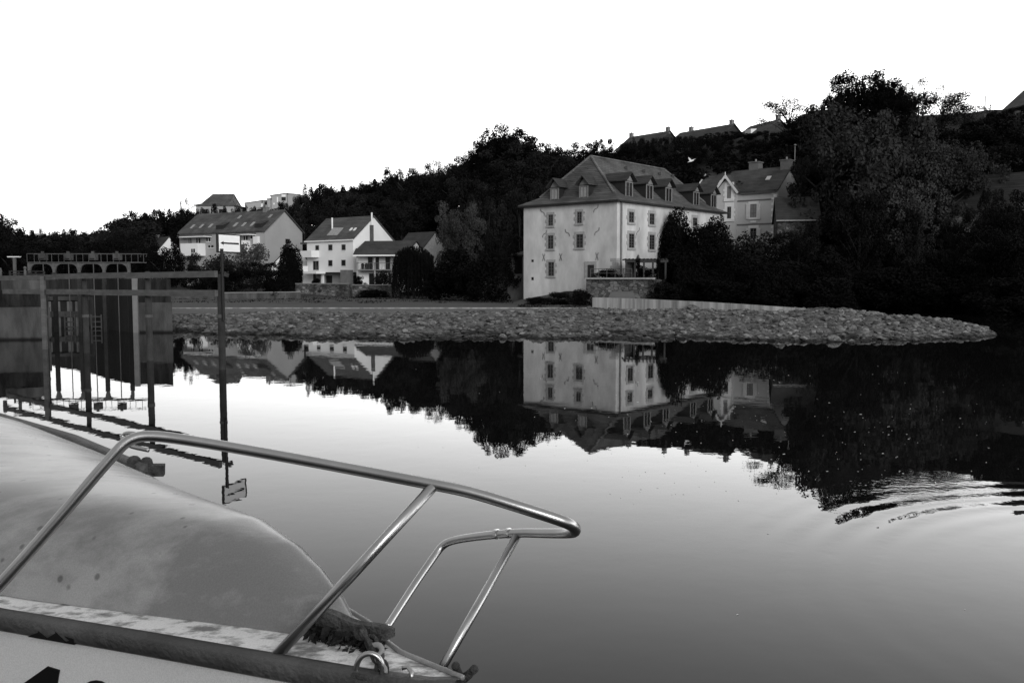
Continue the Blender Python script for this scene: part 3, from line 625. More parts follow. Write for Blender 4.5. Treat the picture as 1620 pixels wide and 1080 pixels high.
def roofbox(h, x0, y0, x1, y1, mt, name, th=.06):
    pts = []
    for px, py in ((x0, y1), (x1, y1), (x1+ (y1-y0)*.9, y0), (x0+(y1-y0)*.9, y0)):
        r = ray(px, py); n_ = Vector((-h.v.x*h.k1, -h.v.y*h.k1, 1)); p0 = v3(h.A, h.ze+.17); k = (p0-Vector((0, 0, CH))).dot(n_)/r.dot(n_); pts.append(Vector((0, 0, CH))+r*k)
    m = M(); m.slab(pts, (0, 0, th)); return m.build(name, MAT[mt], h.roof)
roofbox(hw_, 517, 361, 533, 372.5, 'sill_stone', 'solar_panel'); roofbox(hw_, 552, 361, 555, 365, 'trim', 'skylight'); roofbox(hw_, 558, 361, 561, 365, 'trim', 'skylight')
p = f.at(2.7, 0, -1.4); m = M(); m.tube([(p.x, p.y, 7.2), (p.x, p.y, 8.9)], .09, 8); m.build('flue', MAT['trim'], hw_.roof)
e = hw_.end; s = e.pix(586.5, 370)[0]; m = M(); m.tube([e.at(s, 7.9, .2), e.at(s, 9.3, .2)], .09, 8); m.build('flue', MAT['trim'], hw_.roof)
m = M(); e.box(m, s-.16, s+.16, 3.2, 7.95, .01, .3); m.build('chimney_stack', MAT['iron'], wh)
m = M(); m.beam(f.at(-.2, 6.27, .2), f.at(7.9, 6.27, .2), .1, .14); m.build('gutter', MAT['trim'], wh)
m = M(); q = hw_.A+uL*.0; 
m = M(); lf = Face(A_+uL*1.0, A_); lf.box(m, 0, 1.0, 6.0, 6.2, -3.5, .15); m.build('lean_to_roof', MAT['slate'], wh)
# veranda house
A_ = XY(563, 91); B_ = XY(645, 90)
vr = thing('veranda_house', 'low house with a columned veranda and balcony right of the white house', 'house', (A_.x, A_.y, 1.2))
vv = House(vr, A_+Vector((0, 1.6)), B_+Vector((0, 1.6)), 5.0, .8, 5.1, 6.0, 'villastone', 'slate_dark', over=.1)
m = M(); m.slab([v3(A_+Vector((-.2, -.2)), 4.5), v3(B_+Vector((.2, -.2)), 4.5), v3(B_+Vector((.2, 1.55)), 5.2), v3(A_+Vector((-.2, 1.55)), 5.2)], (0, 0, .1)); m.build('veranda_roof', MAT['slate_dark'], vr)
m = M(); m.beam(v3(A_+Vector((-.2, -.25)), 4.5), v3(B_+Vector((.2, -.25)), 4.5), .08, .14); m.build('gutter', MAT['trim'], vr)
for px, z0 in ((566, 1.0), (593.5, 1.0), (621, 1.0)):
    q = XY(px, 91.0); m = M(); m.box(q.x-.08, q.y-.0, z0, q.x+.08, q.y+.16, 4.45); m.build('column', MAT['sill_stone'], vr)
m = M(); q, q2 = XY(565, 90.9), XY(640, 90.9); m.box(q.x, 90.95, 2.98, q2.x, 92.55, 3.1); m.build('balcony_floor', MAT['greytrim'], vr)
m = M(); m.beam((q.x, 90.9, 3.75), (q2.x, 90.9, 3.75), .05, .05)
for i in range(30): x = lerp(q.x, q2.x, i/29); m.beam((x, 90.9, 3.1), (x, 90.9, 3.73), .02, .02)
m.build('railing', MAT['iron'], vr)
vfc = Face(A_+Vector((0, 1.6)), B_+Vector((0, 1.6)))
for s0, s1, z0, z1 in ((1.1, 1.6, 3.1, 4.4), (1.75, 2.3, 3.1, 4.4), (3.0, 3.5, 3.1, 4.4), (1.2, 2.2, 1.0, 2.7), (3.3, 4.1, 1.0, 2.7)):
    m = M(); vfc.box(m, s0, s1, z0, z1, 0, .03); m.build('door', MAT['glass'], vr)
for px in (574, 580, 584): q = XY(px, 91.2); m = M(); m.tube([(q.x, q.y+.2, 3.1), (q.x, q.y+.2, 3.4)], [.12, .17], 8); m.ball((q.x, q.y+.2, 3.55), .2, 5, 7); m.build('flower_pot', MAT['gatewood'], vr)
# small houses
o = thing('small_house', 'small dark roofed house with a pale gable behind the willow', 'house', (XY(640, 104).x, 104, 2))
House(o, XY(625, 104), XY(666, 101), 4.5, 1, 5.2, 7.4, 'sill_stone', 'slate_dark', over=.1)
o = thing('small_house', 'low house with a white gable between the apartment block and the round clipped tree', 'house', (XY(447, 103).x, 103, 1))
House(o, XY(431, 101), XY(432.5, 107), 4.6, 1, 3.6, 6.0, 'white', 'slate_dark', over=.1)
o = thing('small_house', 'little white gabled house among trees left of the apartment block', 'house', (XY(240, 126).x, 126, 2))
hx = House(o, XY(229, 130), XY(252, 124), 3.2, 2, 6.0, 7.9, 'white', 'slate_dark', over=.1); hx.chimney(1.6, .5, .5)
# garden walls
def wall_thing(name, label, cat, pts, zb, ztops, th, mt, cap=None, grp=None):
    o = thing(name, label, cat, (pts[0].x, pts[0].y, zb), grp); m = M(); c = M()
    for i in range(len(pts)-1):
        a, b = pts[i], pts[i+1]; n_ = Vector((a.y-b.y, b.x-a.x)).normalized()*th; za, zb2 = ztops[i], ztops[i+1]
        if n_.y < 0: n_ = -n_
        m.hexa([v3(a, zb), v3(b, zb), v3(b+n_, zb), v3(a+n_, zb)], [v3(a, za), v3(b, zb2), v3(b+n_, zb2), v3(a+n_, za)])
        if cap: c.beam(v3(a+n_/2, za+.04), v3(b+n_/2, zb2+.04), th+.1, .08)
    m.build('wall', MAT[mt], o)
    if cap: c.build('coping', MAT[cap], o)
    return o
wall_thing('garden_wall', 'grey garden wall below the white house', 'wall', [XY(468, 89), XY(553, 88)], -.3, [1.62, 1.62], .4, 'rubble_wall', 'greytrim')
wall_thing('garden_wall', 'grey garden wall below the veranda house', 'wall', [XY(558, 87.5), XY(632, 87.5)], -.3, [1.5, 1.5], .4, 'rubble_wall', 'greytrim')
wall_thing('quay_wall', 'long low quay wall on the far bank behind the sign post', 'wall', [XY(270, 79), XY(352, 78), XY(476, 80)], -.4, [.82, .88, .92], .6, 'concrete', 'greytrim')
wall_thing('retaining_wall', 'pale streaked concrete wall along the top of the rubble bank', 'wall', [XY(937, 49.5), XY(1010, 48.3), XY(1120, 46.4), XY(1200, 45.2), XY(1275, 44.6)], .2, [1.13, 1.08, .95, .82, .68], .35, 'streaky', None)
o = thing('concrete_ramp', 'small low concrete block with sloping ends behind the streaked wall', 'slab', (XY(955, 54).x, 54, .5))
m = M(); a, b_ = XY(953, 54), XY(1010, 54); m.hexa([v3(a, .3), v3(b_, .3), v3(b_+Vector((0, 2)), .3), v3(a+Vector((0, 2)), .3)], [v3(a+Vector((.5, 0)), 1.32), v3(b_-Vector((.3, 0)), 1.32), v3(b_+Vector((-.3, 2)), 1.36), v3(a+Vector((.5, 2)), 1.36)]); m.build('block', MAT['apron'], o)
# ------------------------------------------------------------------ weir
we = thing('weir', 'flat concrete weir with a pale crest between the lock and the rubble bank', 'weir', (XY(600, 48).x, 48, .3))
xa, xb = XY(262, 50).x, XY(940, 50).x
m = M(); N_ = 60
for i in range(N_+1):
    x = lerp(xa, xb, i/N_)
    m.v += [(x, 46.2-.6, -.2), (x, 46.2, .34+nz(x, 0, 0, .3)*.03), (x, 49.4, .50)]
for i in range(N_): m.f += [(3*i, 3*i+3, 3*i+4, 3*i+1), (3*i+1, 3*i+4, 3*i+5, 3*i+2)]; m.mi += [0, 0]
m.build('apron', MAT['apron'], we)
m = M(); m.box(xa, 49.4, 0, xb, 49.9, .56); m.build('crest', MAT['streaky'], we)
m = M(); m.box(xa, 50.4, 0, xb, 50.9, .50); m.build('rear_sill', MAT['concrete_dark'], we)
# ------------------------------------------------------------------ rubble bank
BACK = [(250, 43.5, .42), (600, 46.3, .42), (830, 46.5, .45), (860, 49, .5), (1270, 46, .62), (1340, 44, .66), (1400, 42, .50), (1500, 38.5, .36), (1560, 36, .16), (1579, 34.0, -.08)]
FRONT = [(250, 35.6), (350, 33), (500, 31.0), (650, 30.2), (900, 30.4), (1300, 29.4), (1450, 29.7), (1540, 31.4), (1579, 33.6)]
def col(t, l, k): return interp(t, [(a[0], a[k]) for a in l])
def bank(px, t):       # t 0 back .. 1 front
    d0, z0, d1 = col(px, BACK, 1), col(px, BACK, 2), col(px, FRONT, 1)
    d = lerp(d0, d1, t); q = XY(px, d); z = z0*(1-t**1.25)+ (-.12)*t
    z += (.28*nz(q.x, q.y, 0, .35)+.16*nz(q.x, q.y, 5, 1.4)+.13*nz(q.x, q.y, 9, 3.3))*min(1, 6*(1-t))*min(1, 3*t+.2)*min(1, max(.25, (1590-px)/180))
    if px > 1270 and t < .3: z += .04*(sin(pi*t/.3))*min(1, (px-1270)/150)*min(1, (1580-px)/60)
    return Vector((q.x, q.y, z))
m = M(); NI, NJ = 420, 60
for j in range(NJ+1):
    for i in range(NI+1): m.v.append(tuple(bank(lerp(250, 1579, i/NI), j/NJ*1.06)))
for j in range(NJ):
    for i in range(NI): a = j*(NI+1)+i; m.f.append((a, a+1, a+NI+2, a+NI+1)); m.mi.append(0)
o = m.build('rubble_bank', MAT['gravel'], smooth=True); struct(o)
m = M(); m.v = []      # back skirt so that the bank is solid from behind
for i in range(NI+1):
    q = bank(lerp(250, 1579, i/NI), 0); m.v += [tuple(q), (q.x, q.y+.6, -1)]
for i in range(NI): m.f.append((2*i, 2*i+1, 2*i+3, 2*i+2)); m.mi.append(0)
struct(m.build('bank_back_slope', MAT['gravel']))
rr = random.Random(3)
def rock_geo(c, r, sq, rng, n=2):
    import bmesh
    bm = bmesh.new(); bmesh.ops.create_icosphere(bm, subdivisions=n, radius=1)
    off = rng.random()*50; vs = []
    planes = [Vector((rng.gauss(0, 1), rng.gauss(0, 1), rng.gauss(0, 1))).normalized() for _ in range(7)]
    for v_ in bm.verts:
        p = v_.co.copy()
        for q in planes:
            dd3 = p.dot(q)
            if dd3 > .58: p -= q*(dd3-.58)*.97
        p *= 1+.16*mnoise.noise(p*1.3+Vector((off, 0, 0)))
        vs.append(Vector((c[0]+p.x*r*sq[0], c[1]+p.y*r*sq[1], c[2]+p.z*r*sq[2])))
    bm.verts.ensure_lookup_table(); fs = [tuple(v_.index for v_ in f_.verts) for f_ in bm.faces]; bm.free(); return vs, fs
rocks = []
for k in range(8):
    m = M(); vs, fs = rock_geo((0, 0, 0), 1, (1, .8+.2*rr.random(), .55+.25*rr.random()), rr, 2); m.add(vs, fs)
    me = bpy.data.meshes.new('rock'); me.from_pydata([tuple(a) for a in m.v], [], m.f); me.materials.append(MAT['rock']); rocks.append(me)
def put_rock(p, r, label, group=None, mesh=None):
    o = bpy.data.objects.new('rock', mesh or rr.choice(rocks)); COL.objects.link(o)
    o.location = p; o.scale = (r, r, r); o.rotation_euler = (rr.uniform(-.3, .3), rr.uniform(-.3, .3), rr.uniform(0, 6.28))
    tag(o, label, 'rock', group); return o
big = [(841, 500, 9, 'largest pale boulder at the left end of the boulder row'), (834, 491, 6, None), (908, 497, 8, None), (951, 499, 13, 'broad pale boulder below the left end of the streaked wall'), (976, 494, 9, None), (1003, 494, 9, None), (1026, 499, 9, None), (1056, 501, 9, None), (1092, 500, 12, 'broad pale boulder below the middle of the streaked wall'), (1117, 498, 7, None), (920, 520, 10, 'long flat slab of rock halfway down the bank below the mill'), (750, 509, 7, 'single pale boulder on the bank left of the boulder row'), (1237, 503, 10, 'upright pale boulder below the right end of the streaked wall'), (1215, 517, 8, None), (646, 521, 8, 'squarish pale stone on the left part of the bank'), (792, 514, 5, None), (1308, 504, 9, None), (1330, 505, 9, None), (1358, 506, 8, None), (1405, 503, 9, None), (1430, 508, 8, None), (1180, 505, 9, None), (1265, 505, 9, None), (1125, 520, 8, None), (1060, 492, 7, None), (875, 498, 7, None), (890, 493, 6, None), (856, 493, 5, None), (1485, 510, 8, None), (1520, 515, 8, None), (1547, 520, 7, None), (1573, 528, 6, 'last dark rock at the right tip of the rubble bank')]
def tz(px, py):       # find the bank point seen at a pixel
    best = None
    for i in range(61):
        p = bank(px, i/60); d = abs(topx(p)[1]-py)
        if best is None or d < best[0]: best = (d, p, i/60)
    return best[1]
for px, py, r, lb in big:
    p = tz(px, py+r*.3); rw = r*p.y/1400*.95
    if lb: put_rock(p+Vector((0, 0, rw*.15)), rw, lb)
    else: put_rock(p+Vector((0, 0, rw*.15)), rw, 'pale rounded boulder in the row along the top of the rubble bank', 'boulders along the top of the rubble bank')
for k in range(235):
    px = rr.uniform(262, 1565); t = rr.random()**.8
    if px < 830: t = .12+.85*t
    p = bank(px, t*.97); r = (.07+.30*rr.random()**2.4)*(1.25 if px > 830 and t < .35 else .85)
    put_rock(p+Vector((0, 0, r*.1)), r, 'loose grey rock lying on the rubble bank', 'loose rocks on the rubble bank')
m = M()
for k in range(10500):
    px = rr.uniform(252, 1576); t = rr.random(); p = bank(px, t); r = .03+.15*rr.random()**2.2
    vs, fs = rock_geo(p+Vector((0, 0, r*.1)), r, (1.2, 1, .6), rr, 1) if k % 1 == 0 else (0, 0); m.add(vs, fs)
o = m.build('loose_stones', MAT['stones']); tag(o, 'countless small stones covering the rubble bank', 'stones', kind='stuff')
# ------------------------------------------------------------------ lock
lw = thing('lock_wall', 'stepped concrete lock wall with a rusty upper parapet at the left edge', 'wall', (-17, 31, 0))
m = M(); a, b_ = Vector((-54.2, 23.8)), Vector((-16.6, 31.8)); c, d_ = Vector((-20.3, 36.4)), Vector((-58, 42))
m.hexa([v3(p, -.5) for p in (a, b_, c, d_)], [v3(p, 1.16) for p in (a, b_, c, d_)]); m.build('lower_wall', MAT['concrete'], lw)
a2, b2 = a+Vector((0, .5)), b_+Vector((-.25, .35)); c2 = c+Vector((-.6, 0))
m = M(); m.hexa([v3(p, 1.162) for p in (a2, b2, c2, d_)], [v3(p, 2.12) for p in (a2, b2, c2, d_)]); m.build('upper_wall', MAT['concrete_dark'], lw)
fu = Face(a2, b2); r = wpix(fu, 3, 443, 66, 459); m = M(); fu.box(m, max(0, r[0]), r[2], r[1], r[3], 0, .06); m.build('concrete_panel', MAT['concrete'], lw)
pr = thing('lock_pier', 'square concrete pier at the right side of the lock mouth', 'pier', (-14.5, 35.8, 0))
P0, P1, P2, P3, P4 = Vector((-18.6, 39.4)), Vector((-15.25, 35.8)), Vector((-13.75, 35.8)), Vector((-17.9, 46)), Vector((-25, 46))
m = M(); m.hexa([v3(p, -.5) for p in (P0, P1, P2, P3, P4)], [v3(p, 1.22) for p in (P0, P1, P2, P3, P4)]); m.build('lower_block', MAT['concrete'], pr)
Q = [P0+Vector((.1, .1)), P1+Vector((.05, .08)), P2+Vector((-.06, .08)), P3, P4]
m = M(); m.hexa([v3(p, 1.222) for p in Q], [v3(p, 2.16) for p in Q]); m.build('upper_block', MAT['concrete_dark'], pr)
wf_ = Face(P0, P1); m = M(); wf_.box(m, .02, wf_.L-.02, -.4, 2.15, 0.0, .03); m.build('dark_inner_face', MAT['soil'], pr)  # separate dark sheet over the whole inner face of the pier
m = M(); x0, y0 = -15.0, 35.8
m.box(-15.3, 35.68, -.4, -15.1, 35.79, 2.2); m.build('rubbing_strip', MAT['greytrim'], pr)
for k in range(2):
    lx, ly = XY(208, 36.4).x+k*.35, 36.55-k*.2
gt = thing('lock_gate', 'closed dark timber lock gates with pale sill and ladders behind the footbridge', 'lock gate', (-19, 40, 0))
G0, G1 = Vector((-22.3, 39.4)), Vector((-18.2, 39.8)); GM = (G0+G1)/2+Vector((.1, .8))
for k, (a, b_) in enumerate(((G0, GM), (GM, G1))):
    fg = Face(a, b_); m = M(); fg.box(m, 0, fg.L, -.4, 1.2, -.25, 0); lf = m.build('gate_leaf', MAT['gatewood'], gt)
    m = M()
    for i in range(7): s = fg.L*i/6*.94; fg.box(m, s, s+.1, -.3, 1.15, 0, .06)
    m.build('upright', MAT['greytrim'], lf)
    m = M(); fg.box(m, 0, fg.L, 1.2, 1.36, -.35, .12); fg.box(m, 0, fg.L, .45, .7, .06, .12); m.build('walkway', MAT['concrete'], lf)
for px in (110, 152):
    q = XY(px, 38.6); m = M()
    for s in (-.22, .22): m.tube([(q.x+s, q.y, -.2), (q.x+s, q.y, .62)], .04, 5)
    for i in range(3): m.tube([(q.x-.22, q.y, .08+i*.22), (q.x+.22, q.y, .08+i*.22)], .03, 5)
    m.build('ladder', MAT['iron'], gt)
# footbridge / winch gantry
fb = thing('footbridge', 'light steel footbridge with arched bays and four winch boxes over the lock', 'footbridge', (-19.7, 36.5, 0))
X0, X1 = XY(48, 36.4).x, XY(207, 36.4).x; Y0 = 36.4
zdk, zrl = P(100, 414.5, Y0).z, P(100, 401.5, Y0).z; zlo = P(100, 431, Y0).z
m = M(); m.box(X0, Y0-.10, zdk-.035, X1+.5, Y0+.5, zdk); m.build('deck', MAT['bridge'], fb)
for i in range(5):
    x = lerp(X0+.05, X1, i/4); m = M(); m.box(x-.05, Y0-.1, zlo, x+.05, Y0, zdk-.05); m.build('post', MAT['bridge'], fb); m = M(); m.box(x-.07, Y0-.12, -.4, x+.07, Y0+.02, zlo); m.build('leg', MAT['gatewood'], fb)
for i in range(4):
    xa_, xb_ = lerp(X0+.05, X1, i/4)+.05, lerp(X0+.05, X1, (i+1)/4)-.05; m = M(); n_ = 16; rr_ = .28; za = zdk-.06
    pts = []
    for k in range(n_+1):
        x = lerp(xa_, xb_, k/n_); e_ = min(x-xa_, xb_-x); dz = 0 if e_ > rr_ else rr_-sqrt(max(0, rr_**2-(rr_-e_)**2)); pts.append((x, za-.02-dz))
    for (xA, zA), (xB, zB) in zip(pts, pts[1:]): m.hexa([(xA, Y0-.08, zA), (xB, Y0-.08, zB), (xB, Y0, zB), (xA, Y0, zA)], [(xA, Y0-.08, za), (xB, Y0-.08, za), (xB, Y0, za), (xA, Y0, za)])
    m.build('arch', MAT['bridge'], fb)
for yy in (Y0-.1, Y0+.45):
    m = M(); m.tube([(X0, yy, zrl), (X1+.55, yy, zrl), (X1+.5, yy, zrl-.12)], .012, 6)
    for i in range(10): x = lerp(X0, X1+.4, i/9); m.tube([(x, yy, zdk), (x, yy, zrl)], .010, 5)
    m.build('railing', MAT['bridge'], fb)
for px in (72, 112, 151, 189):
    x = XY(px, Y0).x; m = M(); m.box(x-.14, Y0-.16, zdk+.08, x+.14, Y0+.1, zrl+.02); m.box(x-.05, Y0-.1, zrl+.02, x+.03, Y0, zrl+.1)
    wb = m.build('winch_box', MAT['concrete'], fb); m = M(); m.tube([(x, Y0-.05, zdk), (x, Y0-.05, -.3)], .02, 6); m.build('lifting_rod', MAT['iron'], wb)
    m = M(); m.beam((x-.09, Y0-.17, zdk+.13), (x+.09, Y0-.17, zdk+.13), .02, .05); m.build('slot', MAT['black'], wb)
# thin lamp and bench-like rail, far left
lp = thing('street_lamp', 'T shaped lamp on a short pale post at the lock on the left edge', 'lamp', (XY(26, 33.5).x, 33.5, 2.1))
q = XY(26, 33.5); m = M(); m.box(q.x-.045, q.y-.04, 2.1, q.x+.045, q.y+.04, P(26, 407.5, 33.5).z); m.build('post', MAT['bridge'], lp)
m = M(); z = P(26, 407, 33.5).z; m.box(q.x-.24, q.y-.06, z, q.x+.22, q.y+.06, z+.035); m.build('lamp_head', MAT['trim'], lp)
o = thing('guard_rail', 'dark low guard rail on the lock wall beside the short lamp', 'railing', (XY(20, 33).x, 33, 2.1))
m = M(); a, b_ = XY(18, 33), XY(72, 34)
for z in (2.26, 2.36, 2.46): m.beam(v3(a, z), v3(b_, z), .05, .035)
for i in range(5): q = a.lerp(b_, i/4); m.beam(v3(q, 2.1), v3(q, 2.48), .05, .05)
m.build('rails', MAT['gatewood'], o)
m = M(); q = XY(42, 33); m.tube([(q.x, q.y, 2.1), (q.x, q.y, 2.55)], [.06, .04], 7); m.ball((q.x, q.y, 2.58), .06); o = m.build('mooring_post', MAT['bridge'], smooth=True); tag(o, 'small pale mooring post behind the dark guard rail', 'mooring post')
m = M(); q = XY(2, 31); m.tube([(q.x, q.y, 2.1), (q.x, q.y, 2.5)], [.07, .07], 7); m.ball((q.x, q.y, 2.5), .07); o = m.build('mooring_post', MAT['bridge'], smooth=True); tag(o, 'pale round topped mooring post at the very left edge', 'mooring post')
# fender jetty
jt = thing('fender_jetty', 'timber fender jetty with two long planks on piles in front of the lock', 'jetty', (-7, 21.3, 0))
J0, J1 = Vector((-7.0, 21.3)), Vector((-17.25, 30.1)); ju = (J1-J0).normalized()
for z, mt, xx in ((2.30, 'wood', 0), (1.84, 'wood', .08)):
    a, b_ = J0-ju*.02, J1+ju*(0 if z > 2 else -.3); n_ = Vector((ju.y, -ju.x))
    if n_.y > 0: n_ = -n_
    L0 = (b_-a).length; k = 3 if z > 2 else 2
    for i in range(k):
        p0 = a+ju*(L0*i/k+.01); p1 = a+ju*(L0*(i+1)/k-.01); zz = z-.0*i+(.015 if i % 2 else 0)
        m = M(); m.beam(v3(p0+n_*.12, zz-.1*i/k), v3(p1+n_*.12, zz-.1*(i+1)/k), .09, .155); m.build('plank', MAT[mt], jt)
for k, (t, ztop, rad) in enumerate(((.0, 2.2, .085), (.263, 2.28, .085), (.544, 2.25, .085), (.756, 2.2, .085))):
    q = J0.lerp(J1, t); m = M()
    m.tube([(q.x, q.y, -1), (q.x, q.y, 1.78)], rad, 12); m.tube([(q.x, q.y, 1.7801), (q.x, q.y, ztop+.1)], rad*.8, 12)
    pl = m.build('pile', MAT['pile'], jt, smooth=False)
    m = M(); m.tube([(q.x, q.y, 1.25-.1*k), (q.x, q.y, 1.33-.1*k)], rad+.012, 12); m.build('collar', MAT['iron'], pl)
q = J0.lerp(J1, .735); m = M(); m.box(q.x-.06, q.y-.35, -1, q.x+.06, q.y-.25, 2.25); m.build('square_post', MAT['wood'], jt)
sg = thing('channel_sign', 'white waterway sign with a black arrow pointing left on a thin post', 'sign', (J0.x+.15, J0.y-.15, 0))
sx_, sy_ = J0.x+.12, J0.y-.16
m = M(); m.tube([(sx_-.02, sy_, 1.2), (sx_-.02, sy_, 2.9)], .04, 8); m.build('post', MAT['black'], sg)
yy = sy_-.10; c0, c1 = P(343, 369, yy), P(343, 399.5, yy); z1, z0 = c0.z, c1.z
e1 = XY(384, yy+.80); sgf = Face(Vector((c0.x, yy)), e1); W2 = sgf.L
m = M(); sgf.box(m, 0, W2, z0, z1, -.03, 0); bd = m.build('board', MAT['darktrim'], sg)
m = M(); sgf.box(m, .06, W2-.06, z0+.032, z1-.028, .001, .006); m.build('face', MAT['signwhite'], bd)
zc = (z0+z1)/2+.005; m = M()
sgf.poly(m, [(.17, zc-.018), (W2-.10, zc-.022), (W2-.10, zc+.020), (.17, zc+.018)], .0065, .009)
sgf.poly(m, [(.11, zc), (.22, zc-.045), (.22, zc+.045)], .0065, .0092)
m.build('arrow', MAT['black'], bd)
m = M(); m.beam((sx_+.02, sy_, 2.30), (sx_+.13, sy_, 2.26), .03, .09); m.build('bracket', MAT['pile'], sg)
# small things
lp = thing('street_lamp', 'tall thin street lamp in front of the dark wood above the villa', 'lamp', (XY(1252, 96).x, 96, 8))
q = XY(1252, 96); zt = P(1252, 231, 96).z; m = M(); m.tube([(q.x, q.y, 8), (q.x, q.y, zt)], [.07, .04], 6); m.build('post', MAT['greytrim'], lp)
m = M(); m.ball((q.x, q.y, zt+.1), .15, 6, 8, (1, 1, .6)); m.build('lamp_head', MAT['greytrim'], lp)
for px, y1, lb in ((1546.5, 152, 'tall thin mast on the skyline left of the right edge house'), (1554.5, 165, 'short thin mast on the skyline left of the right edge house')):
    q = XY(px, 104); m = M(); m.tube([(q.x, q.y, 17), (q.x, q.y, P(px, y1, 104).z)], .06, 5); o = m.build('mast', MAT['iron'], origin=(q.x, q.y, 17)); tag(o, lb, 'mast')
c = P(1093, 255, 80); m = M()
bd_ = [c+Vector((-.28, 0, -.1)), c+Vector((-.05, 0, -.02)), c+Vector((.18, 0, .06)), c+Vector((.27, 0, .09))]
m.tube(bd_, [.01, .075, .06, .02], 7)
for q in ((-.25, .34), (.42, .2)):
    m.hexa([c+Vector((-.1, 0, -.02)), c+Vector((.1, 0, .04)), c+Vector((q[0]*.5+.08, -.05, q[1]*.65)), c+Vector((q[0], -.05, q[1])), c+Vector((q[0]*.5-.09, -.05, q[1]*.62))], [c+Vector((-.1, .02, -.0)), c+Vector((.1, .02, .06)), c+Vector((q[0]*.5+.08, -.03, q[1]*.65+.01)), c+Vector((q[0], -.03, q[1]+.01)), c+Vector((q[0]*.5-.09, -.03, q[1]*.62+.01))])
o = m.build('gull', MAT['gull'], origin=c); tag(o, 'small white gull flying in front of the dark hillside', 'bird')

